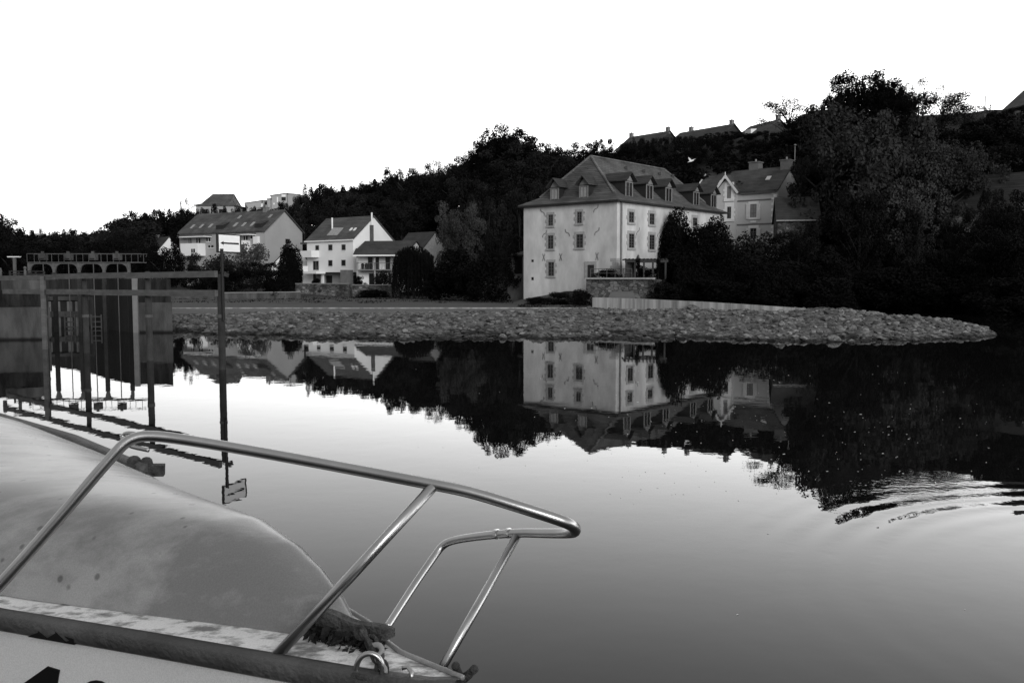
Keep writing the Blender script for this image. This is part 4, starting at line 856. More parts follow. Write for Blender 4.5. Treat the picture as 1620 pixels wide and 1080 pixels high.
# ------------------------------------------------------------------ trees
tr_ = random.Random(11)
def crown_mesh(kind, seed, nleaf, ls, matname):
    """unit crown: x,y within +-.5, z 0..1, made of many leaf clumps"""
    R = random.Random(seed); V = []; Fs = []; lumps = []
    if kind == 'broad':
        big_ = nleaf > 10000
        for k in range(95 if big_ else 70):
            a = R.uniform(0, 2*pi); z = R.uniform(.26, .93); prof = sqrt(max(.02, 1-((z-.56)/.47)**2)); rad = R.uniform(.2, .44)*prof
            lumps.append((Vector((cos(a)*rad, sin(a)*rad, z)), R.uniform(.045, .10)*(.75+.25*prof)*(.85 if big_ else 1.0)))
        lumps.append((Vector((0, 0, .52)), .25))
        if big_: lumps += [(Vector((0, 0, .74)), .17), (Vector((.14, .1, .66)), .14), (Vector((-.14, -.1, .66)), .14), (Vector((-.1, .15, .66)), .14)]
    elif kind == 'tall':
        for k in range(30):
            a = R.uniform(0, 2*pi); z = R.uniform(.15, .95); prof = sqrt(max(.03, 1-((z-.5)/.52)**2)); rad = R.uniform(.1, .36)*prof
            lumps.append((Vector((cos(a)*rad, sin(a)*rad, z)), R.uniform(.06, .13)))
    elif kind == 'conifer':
        for k in range(40):
            z = R.uniform(.08, .97); a = R.uniform(0, 2*pi); rad = (1-z)*.42+.02
            lumps.append((Vector((cos(a)*rad*R.uniform(.4, 1), sin(a)*rad*R.uniform(.4, 1), z)), .05+.09*(1-z)))
    elif kind == 'sparse':
        for k in range(30):
            a = R.uniform(0, 2*pi); z = R.uniform(.5, .98); prof = sqrt(max(.08, 1-((z-.7)/.32)**2)); rad = R.uniform(.1, .46)*prof
            lumps.append((Vector((cos(a)*rad, sin(a)*rad, z)), R.uniform(.06, .11)))
    elif kind == 'bush':
        for k in range(34):
            a = R.uniform(0, 2*pi); z = R.uniform(.05, .85); prof = sqrt(max(.03, 1-(z/1.0)**2)); rad = R.uniform(.15, .38)*prof
            lumps.append((Vector((cos(a)*rad, sin(a)*rad, z*.92)), R.uniform(.09, .17)))
    elif kind == 'clipped':
        lumps = [(Vector((0, 0, .62)), .36)]*3 + [(Vector((R.gauss(0, .2), R.gauss(0, .2), R.uniform(.35, .85))), .16) for k in range(14)]
    elif kind == 'willow':
        for k in range(420):
            a = R.uniform(0, 2*pi); r = .46*sqrt(R.random()); zt = .62+.36*sqrt(max(0, 1-(r/.5)**2))+R.uniform(-.04, .03); n = int(nleaf/420)
            x0, y0 = cos(a)*r, sin(a)*r; ln = R.uniform(.45, .95)*zt
            for i in range(n):
                t = i/n; c = Vector((x0+cos(a)*.05*t+R.gauss(0, .006), y0+sin(a)*.05*t+R.gauss(0, .006), zt-ln*t))
                d1 = Vector((R.gauss(0, .3), R.gauss(0, .3), -1)).normalized()*ls*1.5; d2 = Vector((R.gauss(0, 1), R.gauss(0, 1), 0)).normalized()*ls*.35
                b = len(V); V += [c-d2, c+d2, c+d2*.6+d1, c-d2*.6+d1]; Fs.append((b, b+1, b+2, b+3))
        lumps = []
    if kind == 'dome':
        for i in range(nleaf):
            d = Vector((R.gauss(0, 1), R.gauss(0, 1), abs(R.gauss(0, 1)))).normalized(); d2 = Vector((d.x, d.y, d.z))
            k = 1/max(1e-3, (abs(d.x)**2.6+abs(d.y)**2.6+abs(d.z)**2.6)**(1/2.6))
            rr2 = (R.random()**.3)*(1+.16*mnoise.noise(d*2.2+Vector((seed, 0, 0)))+.10*mnoise.noise(d*7))
            p = Vector((d.x*k*.48*rr2, d.y*k*.48*rr2, d.z*k*rr2*.98)); nn = (d+Vector((R.gauss(0, .5), R.gauss(0, .5), R.gauss(.2, .5)))).normalized()
            t1 = nn.orthogonal().normalized(); t2 = nn.cross(t1); a = R.uniform(0, 6.28); e1 = t1*cos(a)+t2*sin(a); e2 = nn.cross(e1); s = ls*R.uniform(.6, 1.4)
            b = len(V); V += [p-e1*s*.8, p-e2*s*.5, p+e1*s*.8, p+e2*s*.5+nn*s*.2]; Fs.append((b, b+1, b+2, b+3))
    if lumps:
        tot = sum(r*r for _, r in lumps)
        for c, r in lumps:
            for i in range(max(4, int(nleaf*r*r/tot))):
                d = Vector((R.gauss(0, 1), R.gauss(0, 1), R.gauss(0, 1))).normalized()
                p = c+d*r*(R.random()**.2)*(1+.25*mnoise.noise((c+d*r)*9))
                if kind in ('sparse',): p = c+Vector((R.gauss(0, r*.6), R.gauss(0, r*.6), R.gauss(0, r*.45)))
                nn = (d*.9+Vector((R.gauss(0, .6), R.gauss(0, .6), R.gauss(.25, .6)))).normalized()
                t1 = nn.orthogonal().normalized(); t2 = nn.cross(t1); a = R.uniform(0, 6.28); e1 = (t1*cos(a)+t2*sin(a)); e2 = nn.cross(e1); s = ls*R.uniform(.6, 1.35)
                b = len(V); V += [p-e1*s*.8, p-e2*s*.45, p+e1*s*.8, p+e2*s*.45+nn*s*.2]; Fs.append((b, b+1, b+2, b+3))
    mx = sorted(v_.z for v_ in V)[int(len(V)*.997)]; rs_ = sorted(sqrt(v_.x**2+v_.y**2) for v_ in V)[int(len(V)*.96)]; V = [Vector((v_.x*.48/rs_, v_.y*.48/rs_, max(.0, v_.z/mx))) for v_ in V]; lumps = [(Vector((c.x*.48/rs_, c.y*.48/rs_, c.z/mx)), r) for c, r in lumps]
    me = bpy.data.meshes.new('crown'); me.from_pydata([tuple(v_) for v_ in V], [], Fs); me.materials.append(MAT[matname]); return me, lumps
def trunk_mesh(lumps, seed, th=.022):
    R = random.Random(seed); m = M()
    m.tube([(0, 0, -.08), (R.gauss(0, .01), R.gauss(0, .01), .2), (R.gauss(0, .02), R.gauss(0, .02), .45), (0, 0, .8)], [th*1.5, th*1.1, th*.8, th*.2], 7)
    for c, r in lumps[:14]:
        z0 = max(.12, c.z-.3-R.random()*.08); s = Vector((0, 0, z0)); mid = s.lerp(c, .5)+Vector((0, 0, .03))
        m.tube([s, mid, c], [th*.45, th*.3, th*.1], 5)
    me = bpy.data.meshes.new('trunk'); me.from_pydata(m.v, [], m.f); me.materials.append(MAT['bark']); return me
VAR = {}
def variant(key, kind, n, nleaf, ls, mt):
    out = []
    for i in range(n):
        cm, lp_ = crown_mesh(kind, hash(key) % 1000 if False else sum(map(ord, key))*7+i, nleaf, ls, mt); out.append((cm, trunk_mesh(lp_ or [(Vector((0, 0, .7)), .2)], i+3)))
    VAR[key] = out
variant('dark', 'broad', 3, 9500, .018, 'leaf_dark')
variant('black', 'broad', 2, 9800, .018, 'leaf_black')
variant('mid', 'broad', 3, 9000, .018, 'leaf_mid')
variant('midtall', 'tall', 2, 5000, .024, 'leaf_mid')
variant('darktall', 'tall', 2, 5500, .024, 'leaf_dark')
variant('conifer', 'conifer', 1, 5500, .022, 'leaf_black')
variant('sparse', 'sparse', 3, 6500, .0135, 'leaf_dark')
variant('sparselight', 'sparse', 2, 6500, .0135, 'leaf_mid')
variant('bush', 'bush', 2, 5500, .028, 'leaf_dark')
variant('bushblack', 'bush', 2, 6500, .028, 'leaf_black')
variant('bushlight', 'bush', 2, 5000, .027, 'leaf_light')
variant('bushmid', 'bush', 2, 5500, .027, 'leaf_mid')
variant('dense', 'broad', 2, 19000, .015, 'leaf_black')
variant('fine', 'broad', 3, 16000, .015, 'leaf_pale')
variant('finedark', 'broad', 2, 15000, .015, 'leaf_dark')
variant('clipped', 'clipped', 1, 9000, .018, 'leaf_black')
variant('domeblack', 'dome', 2, 22000, .026, 'leaf_black')
variant('domedark', 'dome', 1, 14000, .02, 'leaf_dark')
variant('willow', 'willow', 1, 26000, .02, 'leaf_dark')
used = {}
def tree(key, px, ytop, wpx, d, label, group=None, zg=None, name=None, cat=None, dx=0, trunk=True, zmin=None):
    q = XY(px, d); top = P(px, ytop, d).z
    g = ground(q.x, q.y) if zg is None else zg
    if top-g < 1.0: g = top-1.0
    w_ = wpx*d/1400.0; h_ = top-g
    if key in ('dark', 'mid', 'black', 'dense', 'fine', 'finedark', 'sparse', 'sparselight') and h_ > w_*1.5 and zg is None:
        g = top-w_*1.5; h_ = w_*1.5; g0 = ground(q.x, q.y)
        if g > g0: h_ = top-g0; g = g0
    vs = VAR[key]; k = used.get(key, 0); used[key] = k+1; cm, tm = vs[k % len(vs)]
    o = bpy.data.objects.new(name or ('bush' if 'bush' in key or 'dome' in key else 'tree'), None); COL.objects.link(o)
    o.location = (q.x, q.y, g); o.rotation_euler = (0, 0, tr_.uniform(0, 6.28))
    c = bpy.data.objects.new('crown', cm); COL.objects.link(c); c.parent = o; c.scale = (w_*.98, w_*.98, h_)
    if trunk:
        t = bpy.data.objects.new('trunk', tm); COL.objects.link(t); t.parent = o; t.scale = (min(w_, h_), min(w_, h_), h_)
    tag(o, label, cat or ('bush' if 'bush' in key or 'dome' in key else 'tree'), group); return o
SKY = [(0, 333), (20, 365), (60, 366), (180, 362), (200, 340), (230, 336), (270, 330), (300, 322), (315, 330), (400, 328), (470, 312), (500, 292), (560, 294), (620, 270), (650, 272), (690, 254), (720, 266), (745, 238), (780, 212), (806, 203), (835, 215), (850, 232), (880, 228), (930, 226), (980, 230), (1090, 236), (1160, 232), (1205, 208), (1250, 196), (1290, 188), (1305, 150), (1355, 114), (1410, 135), (1430, 180), (1480, 190), (1520, 190), (1560, 182), (1620, 165)]
S = [  # key, px, ytop, width px, distance, label
 ('darktall', -6, 333, 64, 92, 'tall ragged dark tree cut by the left edge of the picture'),
 ('dense', 213, 336, 58, 150, 'large dark domed tree left of the apartment block'),
 ('sparse', 188, 352, 26, 152, 'thin see-through tree on the left shoulder of the large domed tree'),
 ('dark', 247, 331, 44, 148, 'dark tree between the large domed tree and the sparse treetop'),
 ('dark', 272, 331, 36, 146, 'dark bushy tree just left of the sparse treetop on the left skyline'),
 ('sparse', 298, 314, 32, 150, 'sparse round treetop left of the hilltop house'),
 ('dark', 492, 293, 34, 158, 'dark round tree right of the modern blocks'), ('mid', 518, 290, 46, 158, 'broad grey-green treetop, second from the modern blocks'),
 ('dark', 552, 293, 44, 154, 'broad dark treetop, third from the modern blocks'), ('dark', 585, 284, 42, 150, 'dark treetop above the white house'),
 ('black', 625, 265, 44, 146, 'pointed dark treetop above the veranda house'),
 ('sparse', 658, 262, 36, 146, 'see-through treetop left of the pair of sparse trees'), ('sparse', 692, 250, 52, 142, 'larger see-through treetop left of the huge dark tree'),
 ('sparse', 668, 270, 44, 140, 'low see-through crown below the larger sparse treetop'),
 ('dark', 722, 262, 40, 138, 'small dark tree at the foot of the huge dark tree'), ('sparse', 742, 234, 44, 136, 'ragged light treetop on the left flank of the huge dark tree'),
 ('dense', 802, 203, 104, 128, 'huge dark tree towering over the skyline left of the mill'), ('black', 772, 222, 70, 127, 'dark crown leaning on the left of the huge dark tree'),
 ('mid', 868, 226, 62, 126, 'loose treetop right of the huge dark tree'), ('black', 918, 226, 54, 124, 'dark treetop directly above the apex of the mill roof'),
 ('dark', 952, 221, 46, 124, 'dark treetop above the mill roof beside the pale chimney'),
 ('dark', 1000, 226, 50, 122, 'dark treetop under the leftmost ridge house'), ('mid', 1046, 228, 50, 120, 'grey treetop between the two left ridge houses'),
 ('dark', 1092, 231, 56, 118, 'dark treetop under the longest ridge roof'), ('dark', 1140, 224, 46, 116, 'dark treetop under the gap right of the longest ridge roof'),
 ('dark', 1180, 222, 50, 114, 'dark treetop under the short gabled ridge house'),
 ('sparse', 1243, 154, 110, 112, 'tall sparse tree with sky showing through left of the tallest tree'), ('black', 1214, 210, 46, 110, 'dark tree under the sparse tree left of the tallest tree'),
 ('black', 1262, 192, 60, 108, 'dark tree at the foot of the tallest tree'),
 ('dense', 1356, 113, 118, 104, 'tallest tree, dark and dense against the white sky'), ('dense', 1396, 134, 66, 103, 'dark side crown on the right of the tallest tree'), ('dense', 1318, 142, 56, 102, 'dark side crown on the left of the tallest tree'),
 ('sparse', 1442, 126, 86, 102, 'wispy see-through treetop right of the tallest tree'), ('sparselight', 1480, 144, 120, 100, 'wide see-through tree between the tallest tree and the masts'),
 ('sparselight', 1515, 163, 80, 99, 'low see-through tree beside the masts'),
 ('dark', 1462, 200, 90, 97, 'dark tree under the wide see-through tree'), ('darktall', 1562, 176, 56, 96, 'dark tree below the two masts'),
 ('dark', 1598, 172, 70, 95, 'dark tree under the right edge house'), ('black', 1640, 176, 90, 93, 'black tree cut by the right edge'),
 # middle distance
 ('fine', 1352, 166, 225, 77, 'huge pale-leaved tree in front of the tallest tree'), ('fine', 1283, 250, 100, 83, 'broad pale-leaved tree hanging over the villa roof'),
 ('fine', 1452, 208, 150, 79, 'pale-leaved tree right of the huge pale-leaved tree'), ('fine', 1418, 290, 150, 74, 'low pale-leaved tree in front of the half hidden stone house'),
 ('fine', 1522, 232, 120, 80, 'grey leaved tree above the half hidden stone house'), ('finedark', 1590, 258, 130, 82, 'dark tree over the roof of the half hidden stone house'),
 ('finedark', 1356, 300, 110, 72, 'dark tree standing right of the slate roofed outhouse'), ('finedark', 1620, 300, 120, 66, 'black tree at the right edge below the dark roof'),
 ('mid', 872, 285, 74, 86, 'feathery grey tree touching the left hip of the mill roof'), ('midtall', 822, 300, 50, 84, 'slim grey tree left of the mill roof corner'),
 ('mid', 772, 318, 90, 82, 'pale leafed tree left of the mill'), ('fine', 726, 322, 84, 80, 'dark ragged tree between the willow and the mill'),
 ('finedark', 790, 372, 74, 72, 'black leafy tree at the mill annex'), ('bushblack', 712, 395, 96, 74, 'black mass of bush right of the willow'), ('bushblack', 758, 408, 90, 70, 'black bush at the water below the pale leafed tree'),
 ('willow', 655, 392, 72, 80, 'weeping willow with hanging grey strands right of the veranda house'),
 ('domeblack', 460, 385, 42, 92, 'round clipped black tree left of the white house'), ('bushlight', 398, 386, 66, 90, 'pale feathery bush below the grey gable'),
 ('bushmid', 345, 402, 70, 88, 'grey feathery shrub behind the white sign'), ('midtall', 310, 400, 26, 88, 'small grey shrub left of the sign'),
 ('conifer', 280, 362, 44, 92, 'dark pointed conifer left of the apartment block'), ('black', 262, 385, 60, 84, 'dark tree beside the lock pier'),
 ('dark', 330, 420, 90, 82, 'low dark tree behind the jetty post'), ('finedark', 405, 415, 110, 82, 'low black tree behind the quay wall'), ('bushblack', 440, 440, 60, 81, 'black bush on the quay wall left of the garden wall'),
 ('mid', 150, 368, 40, 120, 'pale rounded tree, leftmost of the two behind the lock footbridge'), ('mid', 170, 366, 42, 118, 'pale rounded tree, right of the two behind the lock footbridge'),
 ('dark', 203, 365, 42, 112, 'dark tree between the lock footbridge and the little white house'),
 ('dark', 235, 392, 50, 96, 'dark rounded tree below the little white house'),
 ('bushblack', 588, 458, 60, 85.5, 'low black hedge at the foot of the garden wall'),
 ('bushmid', 606, 428, 34, 88.6, 'leafy shrub in front of the veranda columns'), ('bushblack', 571, 437, 22, 89, 'small black shrub under the veranda'), ('bushblack', 501, 440, 16, 90, 'small round shrub under the white house'),
 ('domeblack', 1068, 333, 62, 68.5, 'ivy column climbing the front of the mill'), ('domeblack', 1121, 348, 94, 66, 'large dome shaped black shrub covering the right part of the mill'),
 ('bushblack', 1008, 420, 40, 62.2, 'black shrub on the terrace behind the pergola posts'), ('bushblack', 1030, 424, 44, 61.6, 'black shrub on the terrace at the right end of the pergola'), ('domeblack', 1088, 386, 96, 63, 'black bush in front of the ivy column'),
 ('domeblack', 1150, 392, 84, 62, 'black bush right of the pergola'),
 ('bushmid', 1196, 369, 90, 70, 'grey hedge in front of the villa'), ('bush', 1180, 398, 110, 66, 'dark bush below the villa hedge'), ('finedark', 1262, 362, 100, 68, 'dark leafy tree in front of the outhouse'),
 ('bush', 1240, 415, 120, 64, 'dark bush on the bank below the outhouse'), ('bushblack', 1320, 400, 130, 64, 'black bush on the bank under the huge pale-leaved tree'),
 ('bushblack', 1130, 440, 110, 58.5, 'low black bush behind the streaked wall'), ('bushblack', 1215, 440, 110, 59, 'low black bush behind the middle of the streaked wall'),
 ('bushblack', 1300, 440, 110, 58, 'low black bush behind the right end of the streaked wall'),
 ('bushblack', 1385, 425, 120, 60, 'black bush at the water behind the rubble tip'), ('bushblack', 1475, 440, 110, 57, 'black bush behind the tip of the rubble bank'), ('finedark', 1575, 360, 130, 58, 'black overhanging tree right of the rubble tip'),
 ('finedark', 1650, 320, 150, 54, 'black tree leaning in from the right edge'), ('bushblack', 1600, 440, 140, 52, 'black bush touching the water at the right edge'),
 ('bush', 1058, 446, 70, 59.5, 'dark bush under the pergola'), ('bush', 962, 426, 50, 62.8, 'low weeds on the terrace behind the railing'),
 ('bush', 885, 462, 46, 62, 'weedy shrub at the foot of the mill left of the terrace'), ('bush', 918, 458, 44, 60, 'weedy shrub at the left corner of the terrace wall'), ('bush', 850, 470, 50, 62, 'low weeds below the left corner of the mill'),
]
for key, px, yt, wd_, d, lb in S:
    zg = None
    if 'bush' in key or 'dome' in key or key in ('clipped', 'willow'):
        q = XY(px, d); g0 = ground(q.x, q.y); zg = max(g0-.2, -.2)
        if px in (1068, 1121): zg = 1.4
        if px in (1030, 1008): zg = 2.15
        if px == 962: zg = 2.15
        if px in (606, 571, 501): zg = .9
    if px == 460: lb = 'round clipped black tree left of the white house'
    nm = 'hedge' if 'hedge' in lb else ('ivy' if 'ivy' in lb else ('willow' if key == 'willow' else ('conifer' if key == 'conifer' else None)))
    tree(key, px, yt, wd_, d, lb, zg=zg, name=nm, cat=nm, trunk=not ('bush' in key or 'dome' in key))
for i in range(15):
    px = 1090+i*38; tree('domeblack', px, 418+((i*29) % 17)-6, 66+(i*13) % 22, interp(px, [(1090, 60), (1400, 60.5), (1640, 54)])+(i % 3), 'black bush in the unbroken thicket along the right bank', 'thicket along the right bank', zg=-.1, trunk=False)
for px in (1008.5, 1041):
    tree('clipped', px, 402.5, 8.5, 60.9, 'small lollipop topiary above the pergola, %s of the two' % ('left' if px < 1020 else 'right'), zg=2.15, name='topiary_tree')
for i in range(22):
    px = 985+i*10.2; yt = interp(px, [(985, 223), (1045, 220), (1135, 213), (1150, 212), (1200, 208)])+tr_.uniform(-4, 4)
    tree('dark' if i % 3 else 'black', px, yt, tr_.uniform(20, 30), 128-(i*7 % 9), 'small dark tree in the row hiding the walls of the ridge houses', 'trees hiding the ridge houses')
for i, (px, yt, w_, d) in enumerate(((1425, 322, 70, 72), (1470, 300, 60, 74), (1448, 372, 70, 70), (1500, 350, 56, 71), (1540, 330, 60, 70), (1565, 300, 50, 72), (1590, 330, 80, 68), (1510, 392, 70, 68), (1560, 385, 80, 66), (1400, 300, 70, 76), (1480, 335, 40, 73))):
    tree('finedark' if i % 2 else 'mid', px, yt, w_, d, 'dark leafy tree in the thicket hiding the old stone house', 'thicket in front of the old stone house')
# unseen trees added behind the photographer, to shade the boat and darken its gloss
for i in range(9):
    q = Vector((-16+4.2*i+tr_.uniform(-1, 1), -15-tr_.uniform(0, 4)))
    vs = VAR['finedark']; cm, tm = vs[i % 2]; o = bpy.data.objects.new('tree', None); COL.objects.link(o); o.location = (q.x, q.y, .9)
    tag(o, 'unseen leafy tree added behind the photographer to shade the boat', 'tree', 'unseen trees added to shade the boat')
    for nm_, me_ in (('crown', cm), ('trunk', tm)): c = bpy.data.objects.new(nm_, me_); COL.objects.link(c); c.parent = o; c.scale = (6.5, 6.5, 6.5+i % 3)
m = M(); m.hexa([(-60, -40, -1), (60, -40, -1), (60, -.6, -1), (-60, -.6, -1)], [(-60, -40, .9), (60, -40, .9), (60, -.6, .9), (-60, -.6, .9)]); struct(m.build('near_quay', MAT['concrete']))
for i in range(24):
    px = 492+i*30; d = 160 if px < 800 else 146
    tree('black' if i % 2 else 'dark', px, interp(px, SKY)+11+tr_.uniform(0, 6), 62, d, 'dark treetop at the back of the wood just under the skyline', 'trees at the back of the wood')
# keep-clear rectangles: what must stay visible, with its distance
KEEP = [(822, 250, 1165, 470, 76), (1096, 265, 1262, 372, 88), (1222, 306, 1300, 366, 78), (284, 334, 482, 420, 112), (474, 338, 640, 470, 98), (560, 380, 690, 450, 92), (250, 368, 274, 392, 124),
        (312, 306, 378, 325, 165), (388, 303, 480, 326, 165), (980, 205, 1210, 226, 142), (1572, 138, 1620, 172, 103), (1236, 180, 1292, 190, 118), (428, 385, 490, 425, 103), (640, 360, 690, 384, 103), (1400, 286, 1620, 400, 79), (44, 396, 226, 435, 36)]
def zone(px):
    if px < 240: return 'tree in the long dark tree line behind the lock on the left', 'trees in the tree line behind the lock'
    if px < 480: return 'tree on the wooded slope above the apartment block', 'trees on the slope above the apartment block'
    if px < 820: return 'tree in the dense wood on the slope between the white house and the mill', 'trees in the wood left of the mill'
    if px < 1200: return 'dark tree in the wood directly behind and above the mill', 'trees in the wood behind the mill'
    return 'dark tree in the wood on the steep slope at the right', 'trees in the wood at the right'
cnt = 0; tries = 0; placed = []
while cnt < 190 and tries < 6000:
    tries += 1
    px = tr_.uniform(-40, 1660); d = tr_.uniform(72, 175) if px > 250 else tr_.uniform(90, 230)
    q = XY(px, d); t = d-interp(q.x, FOOT)
    if px > 250 and (t < -2 or t > 62): continue
    if px <= 250 and d < 95: continue
    g = ground(q.x, q.y); hh_ = tr_.uniform(6, 10); w_ = hh_*tr_.uniform(.75, 1.0)
    yt = topx(Vector((q.x, q.y, g+hh_)))[1]; wpx = w_*1400/d; ys_ = interp(px, SKY)+tr_.uniform(5, 22)
    if yt < ys_:
        yt = ys_; hh_ = P(px, yt, d).z-g
        if hh_ < 3: continue
    yb = topx(Vector((q.x, q.y, g)))[1]
    if any(d < kd+3 and px+wpx*.5 > x0 and px-wpx*.5 < x1 and yt < y1 for x0, y0, x1, y1, kd in KEEP): continue
    if any(abs(px-a)*d/1400 < 2.6 and abs(d-b) < 4.0 for a, b in placed): continue
    placed.append((px, d)); lb, gr = zone(px)
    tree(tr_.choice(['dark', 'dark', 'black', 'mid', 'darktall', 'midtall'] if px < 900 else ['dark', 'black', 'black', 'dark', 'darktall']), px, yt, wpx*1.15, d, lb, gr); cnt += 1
# the distant tree line on the far left
for i, px in enumerate((30, 46, 64, 82, 98, 112, 128, 142, 160, 176)):
    tree(('mid', 'dark', 'dark', 'mid')[i % 4], px, (372, 364, 362, 366, 367, 362, 366, 367, 365, 364)[i], 36, 200+((i*37) % 20), 'tree in the long dark tree line behind the lock on the left', 'trees in the tree line behind the lock')
for i, px in enumerate((22, 55, 90, 125, 160, 200, 240)):
    tree(('black', 'dark')[i % 2], px, (392, 390, 385, 392, 388, 395, 400)[i], 60, 88+((i*13) % 12), 'dark bushy tree behind the footbridge at lock level', 'bushy trees behind the footbridge')
for i, px in enumerate((300, 325, 350, 375, 400, 425, 455, 478)):
    tree(('dark', 'mid')[i % 2], px, (330, 330, 324, 330, 325, 327, 320, 312)[i], 34, 152+((i*3) % 6), 'tree at the foot of the houses on the left hilltop', 'trees below the left hilltop houses')
# light weeds and grass on the banks
m = M(); R = random.Random(5)
for k in range(9000):
    px = R.uniform(260, 1100); d = R.uniform(51, 62) if px > 820 else R.uniform(66, 90)
    q = XY(px, d); g = ground(q.x, q.y)
    if g < .2: continue
    h_ = R.uniform(.03, .13); a = R.uniform(0, 3.14); dx_, dy_ = cos(a)*.06, sin(a)*.06
    if nz(q.x, q.y, 2, .5) < .05: continue
    m.add([(q.x-dx_, q.y-dy_, g), (q.x+dx_, q.y+dy_, g), (q.x+R.gauss(0, .08), q.y+R.gauss(0, .08), g+h_)], [(0, 1, 2)])
o = m.build('bank_weeds', MAT['leaf_mid']); tag(o, 'low grass and weeds on the far bank', 'weeds', kind='stuff')

# ------------------------------------------------------------------ the moored boat in front
BC = Vector((-.778, .628)); BN = Vector((-.628, -.778)); B0 = Vector((-.1, 1.75))
def zd(s): return 1.385-.055*min(1, s/1.3)-.03*max(0, (s-1.3)/3.6)
def near(s): return interp(s, [(0, 0), (.06, .045), (.2, .09), (.43, .150), (.8, .245), (1.31, .385), (1.9, .55), (2.6, .73), (3.6, .9), (4.9, 1.0), (6.2, 1.0)])
def far(s): return -interp(s, [(0, 0), (.2, .02), (.3, .055), (.38, .10), (.6, .16), (.9, .27), (1.31, .385), (1.9, .55), (2.6, .73), (3.6, .9), (4.9, 1.0), (6.2, 1.0)])
def bp_(s, p, z): q = B0+BC*s+BN*p; return Vector((q.x, q.y, z))
def zero_sm(s): return s
fm, n, b = base_mat('aged_gelcoat'); N = n.nodes.new; L = n.links.new
def peel(name, c_old, c_new, thr, sc, rough, streak=(1, 1, 1), coat=0, spots=0, lo=.04):
    m, n, b = base_mat(name); N = n.nodes.new; L = n.links.new
    tc = N('ShaderNodeTexCoord'); mp = N('ShaderNodeMapping'); L(tc.outputs['Object'], mp.inputs[0]); mp.inputs['Scale'].default_value = streak
    mp.inputs['Rotation'].default_value = (0, 0, radians(39))
    t = N('ShaderNodeTexNoise'); t.inputs['Scale'].default_value = sc; t.inputs['Detail'].default_value = 8; t.inputs['Roughness'].default_value = .65; L(mp.outputs[0], t.inputs[0])
    r = N('ShaderNodeValToRGB'); r.color_ramp.elements[0].position = thr-lo; r.color_ramp.elements[1].position = thr+lo
    r.color_ramp.elements[0].color = g3(c_old); r.color_ramp.elements[1].color = g3(c_new); L(t.outputs[0], r.inputs[0]); out = r.outputs[0]
    g = N('ShaderNodeTexNoise'); g.inputs['Scale'].default_value = 260; g.inputs['Detail'].default_value = 2; L(tc.outputs['Object'], g.inputs[0])
    gm = N('ShaderNodeMapRange'); gm.inputs[1].default_value = .3; gm.inputs[2].default_value = .7; gm.inputs[3].default_value = .9; gm.inputs[4].default_value = 1.1; L(g.outputs[0], gm.inputs[0])
    sc_ = N('ShaderNodeVectorMath'); sc_.operation = 'SCALE'; L(out, sc_.inputs[0]); L(gm.outputs[0], sc_.inputs['Scale']); out = sc_.outputs[0]
    if spots:
        v = N('ShaderNodeTexVoronoi'); v.inputs['Scale'].default_value = spots; L(tc.outputs['Object'], v.inputs[0])
        wv = N('ShaderNodeTexNoise'); wv.inputs['Scale'].default_value = 3.0; L(tc.outputs['Object'], wv.inputs[0])
        mul = N('ShaderNodeMath'); mul.operation = 'MULTIPLY_ADD'; mul.inputs[1].default_value = -.2; mul.inputs[2].default_value = .165; L(wv.outputs[0], mul.inputs[0])
        cmp_ = N('ShaderNodeMath'); cmp_.operation = 'SUBTRACT'; L(v.outputs['Distance'], cmp_.inputs[0]); L(mul.outputs[0], cmp_.inputs[1])
        mr = N('ShaderNodeMapRange'); mr.inputs[1].default_value = 0; mr.inputs[2].default_value = .07; mr.inputs[3].default_value = .45; mr.inputs[4].default_value = 1; L(cmp_.outputs[0], mr.inputs[0])
        s2 = N('ShaderNodeVectorMath'); s2.operation = 'SCALE'; L(out, s2.inputs[0]); L(mr.outputs[0], s2.inputs['Scale']); out = s2.outputs[0]
    L(out, b.inputs['Base Color']); b.inputs['Roughness'].default_value = rough; b.inputs['Specular IOR Level'].default_value = .45
    bp = N('ShaderNodeBump'); bp.inputs['Strength'].default_value = .12; bp.inputs['Distance'].default_value = .003; L(t.outputs[0], bp.inputs['Height']); L(bp.outputs[0], b.inputs['Normal'])
    return m
MAT['gel'] = peel('aged_gelcoat_roof', .20, .33, .5, 3.6, .27, streak=(.5, 1.2, 1), spots=13, lo=.07)
MAT['deckpaint'] = peel('flaking_deck_paint', .24, .9, .46, 17, .5, streak=(.7, 1.3, 1), lo=.07)
MAT['hullpaint'] = peel('hull_white', .76, .86, .5, 1.6, .45, lo=.3, spots=5)
MAT['rubber'] = mat('rubber_rail', .04, .12, .5, 5, 6, .3, 60)
MAT['rust'] = mat('rusty_steel', .02, .09, .8, 30, 6, .6, 80)
MAT['oldwood'] = mat('old_deck_wood', .02, .12, .85, 18, 7, .6, 50)
boat = thing('motor_boat', 'old pale motor boat with flaking deck paint and steel bow rail in the foreground', 'boat', (B0.x, B0.y, 0))
SS = [6.2*(i/110)**1.6 for i in range(111)]
def domeh(s, p):
    if s <= .37: return 0
    hc = interp(s, [(.37, 0), (.40, .035), (.46, .085), (.54, .13), (.65, .17), (.85, .208), (1.1, .218), (1.34, .222), (2.24, .215), (6.2, .32)])
    wn_2 = interp(s, [(.37, -.02), (.46, .045), (.6, .085), (.91, .182), (1.37, .325), (2.0, .51), (2.6, .66), (3.6, .8), (6.2, .88)])
    wf = -interp(s, [(.37, .05), (.46, .10), (.6, .15), (.91, .255), (1.34, .36), (2.0, .53), (2.6, .66), (3.6, .8), (6.2, .88)])
    c = (wn_2+wf)/2; hw = (wn_2-wf)/2; q = (p-c)/hw
    if abs(q) >= 1: return 0
    return hc*(1-abs(q)**2.7)**.75
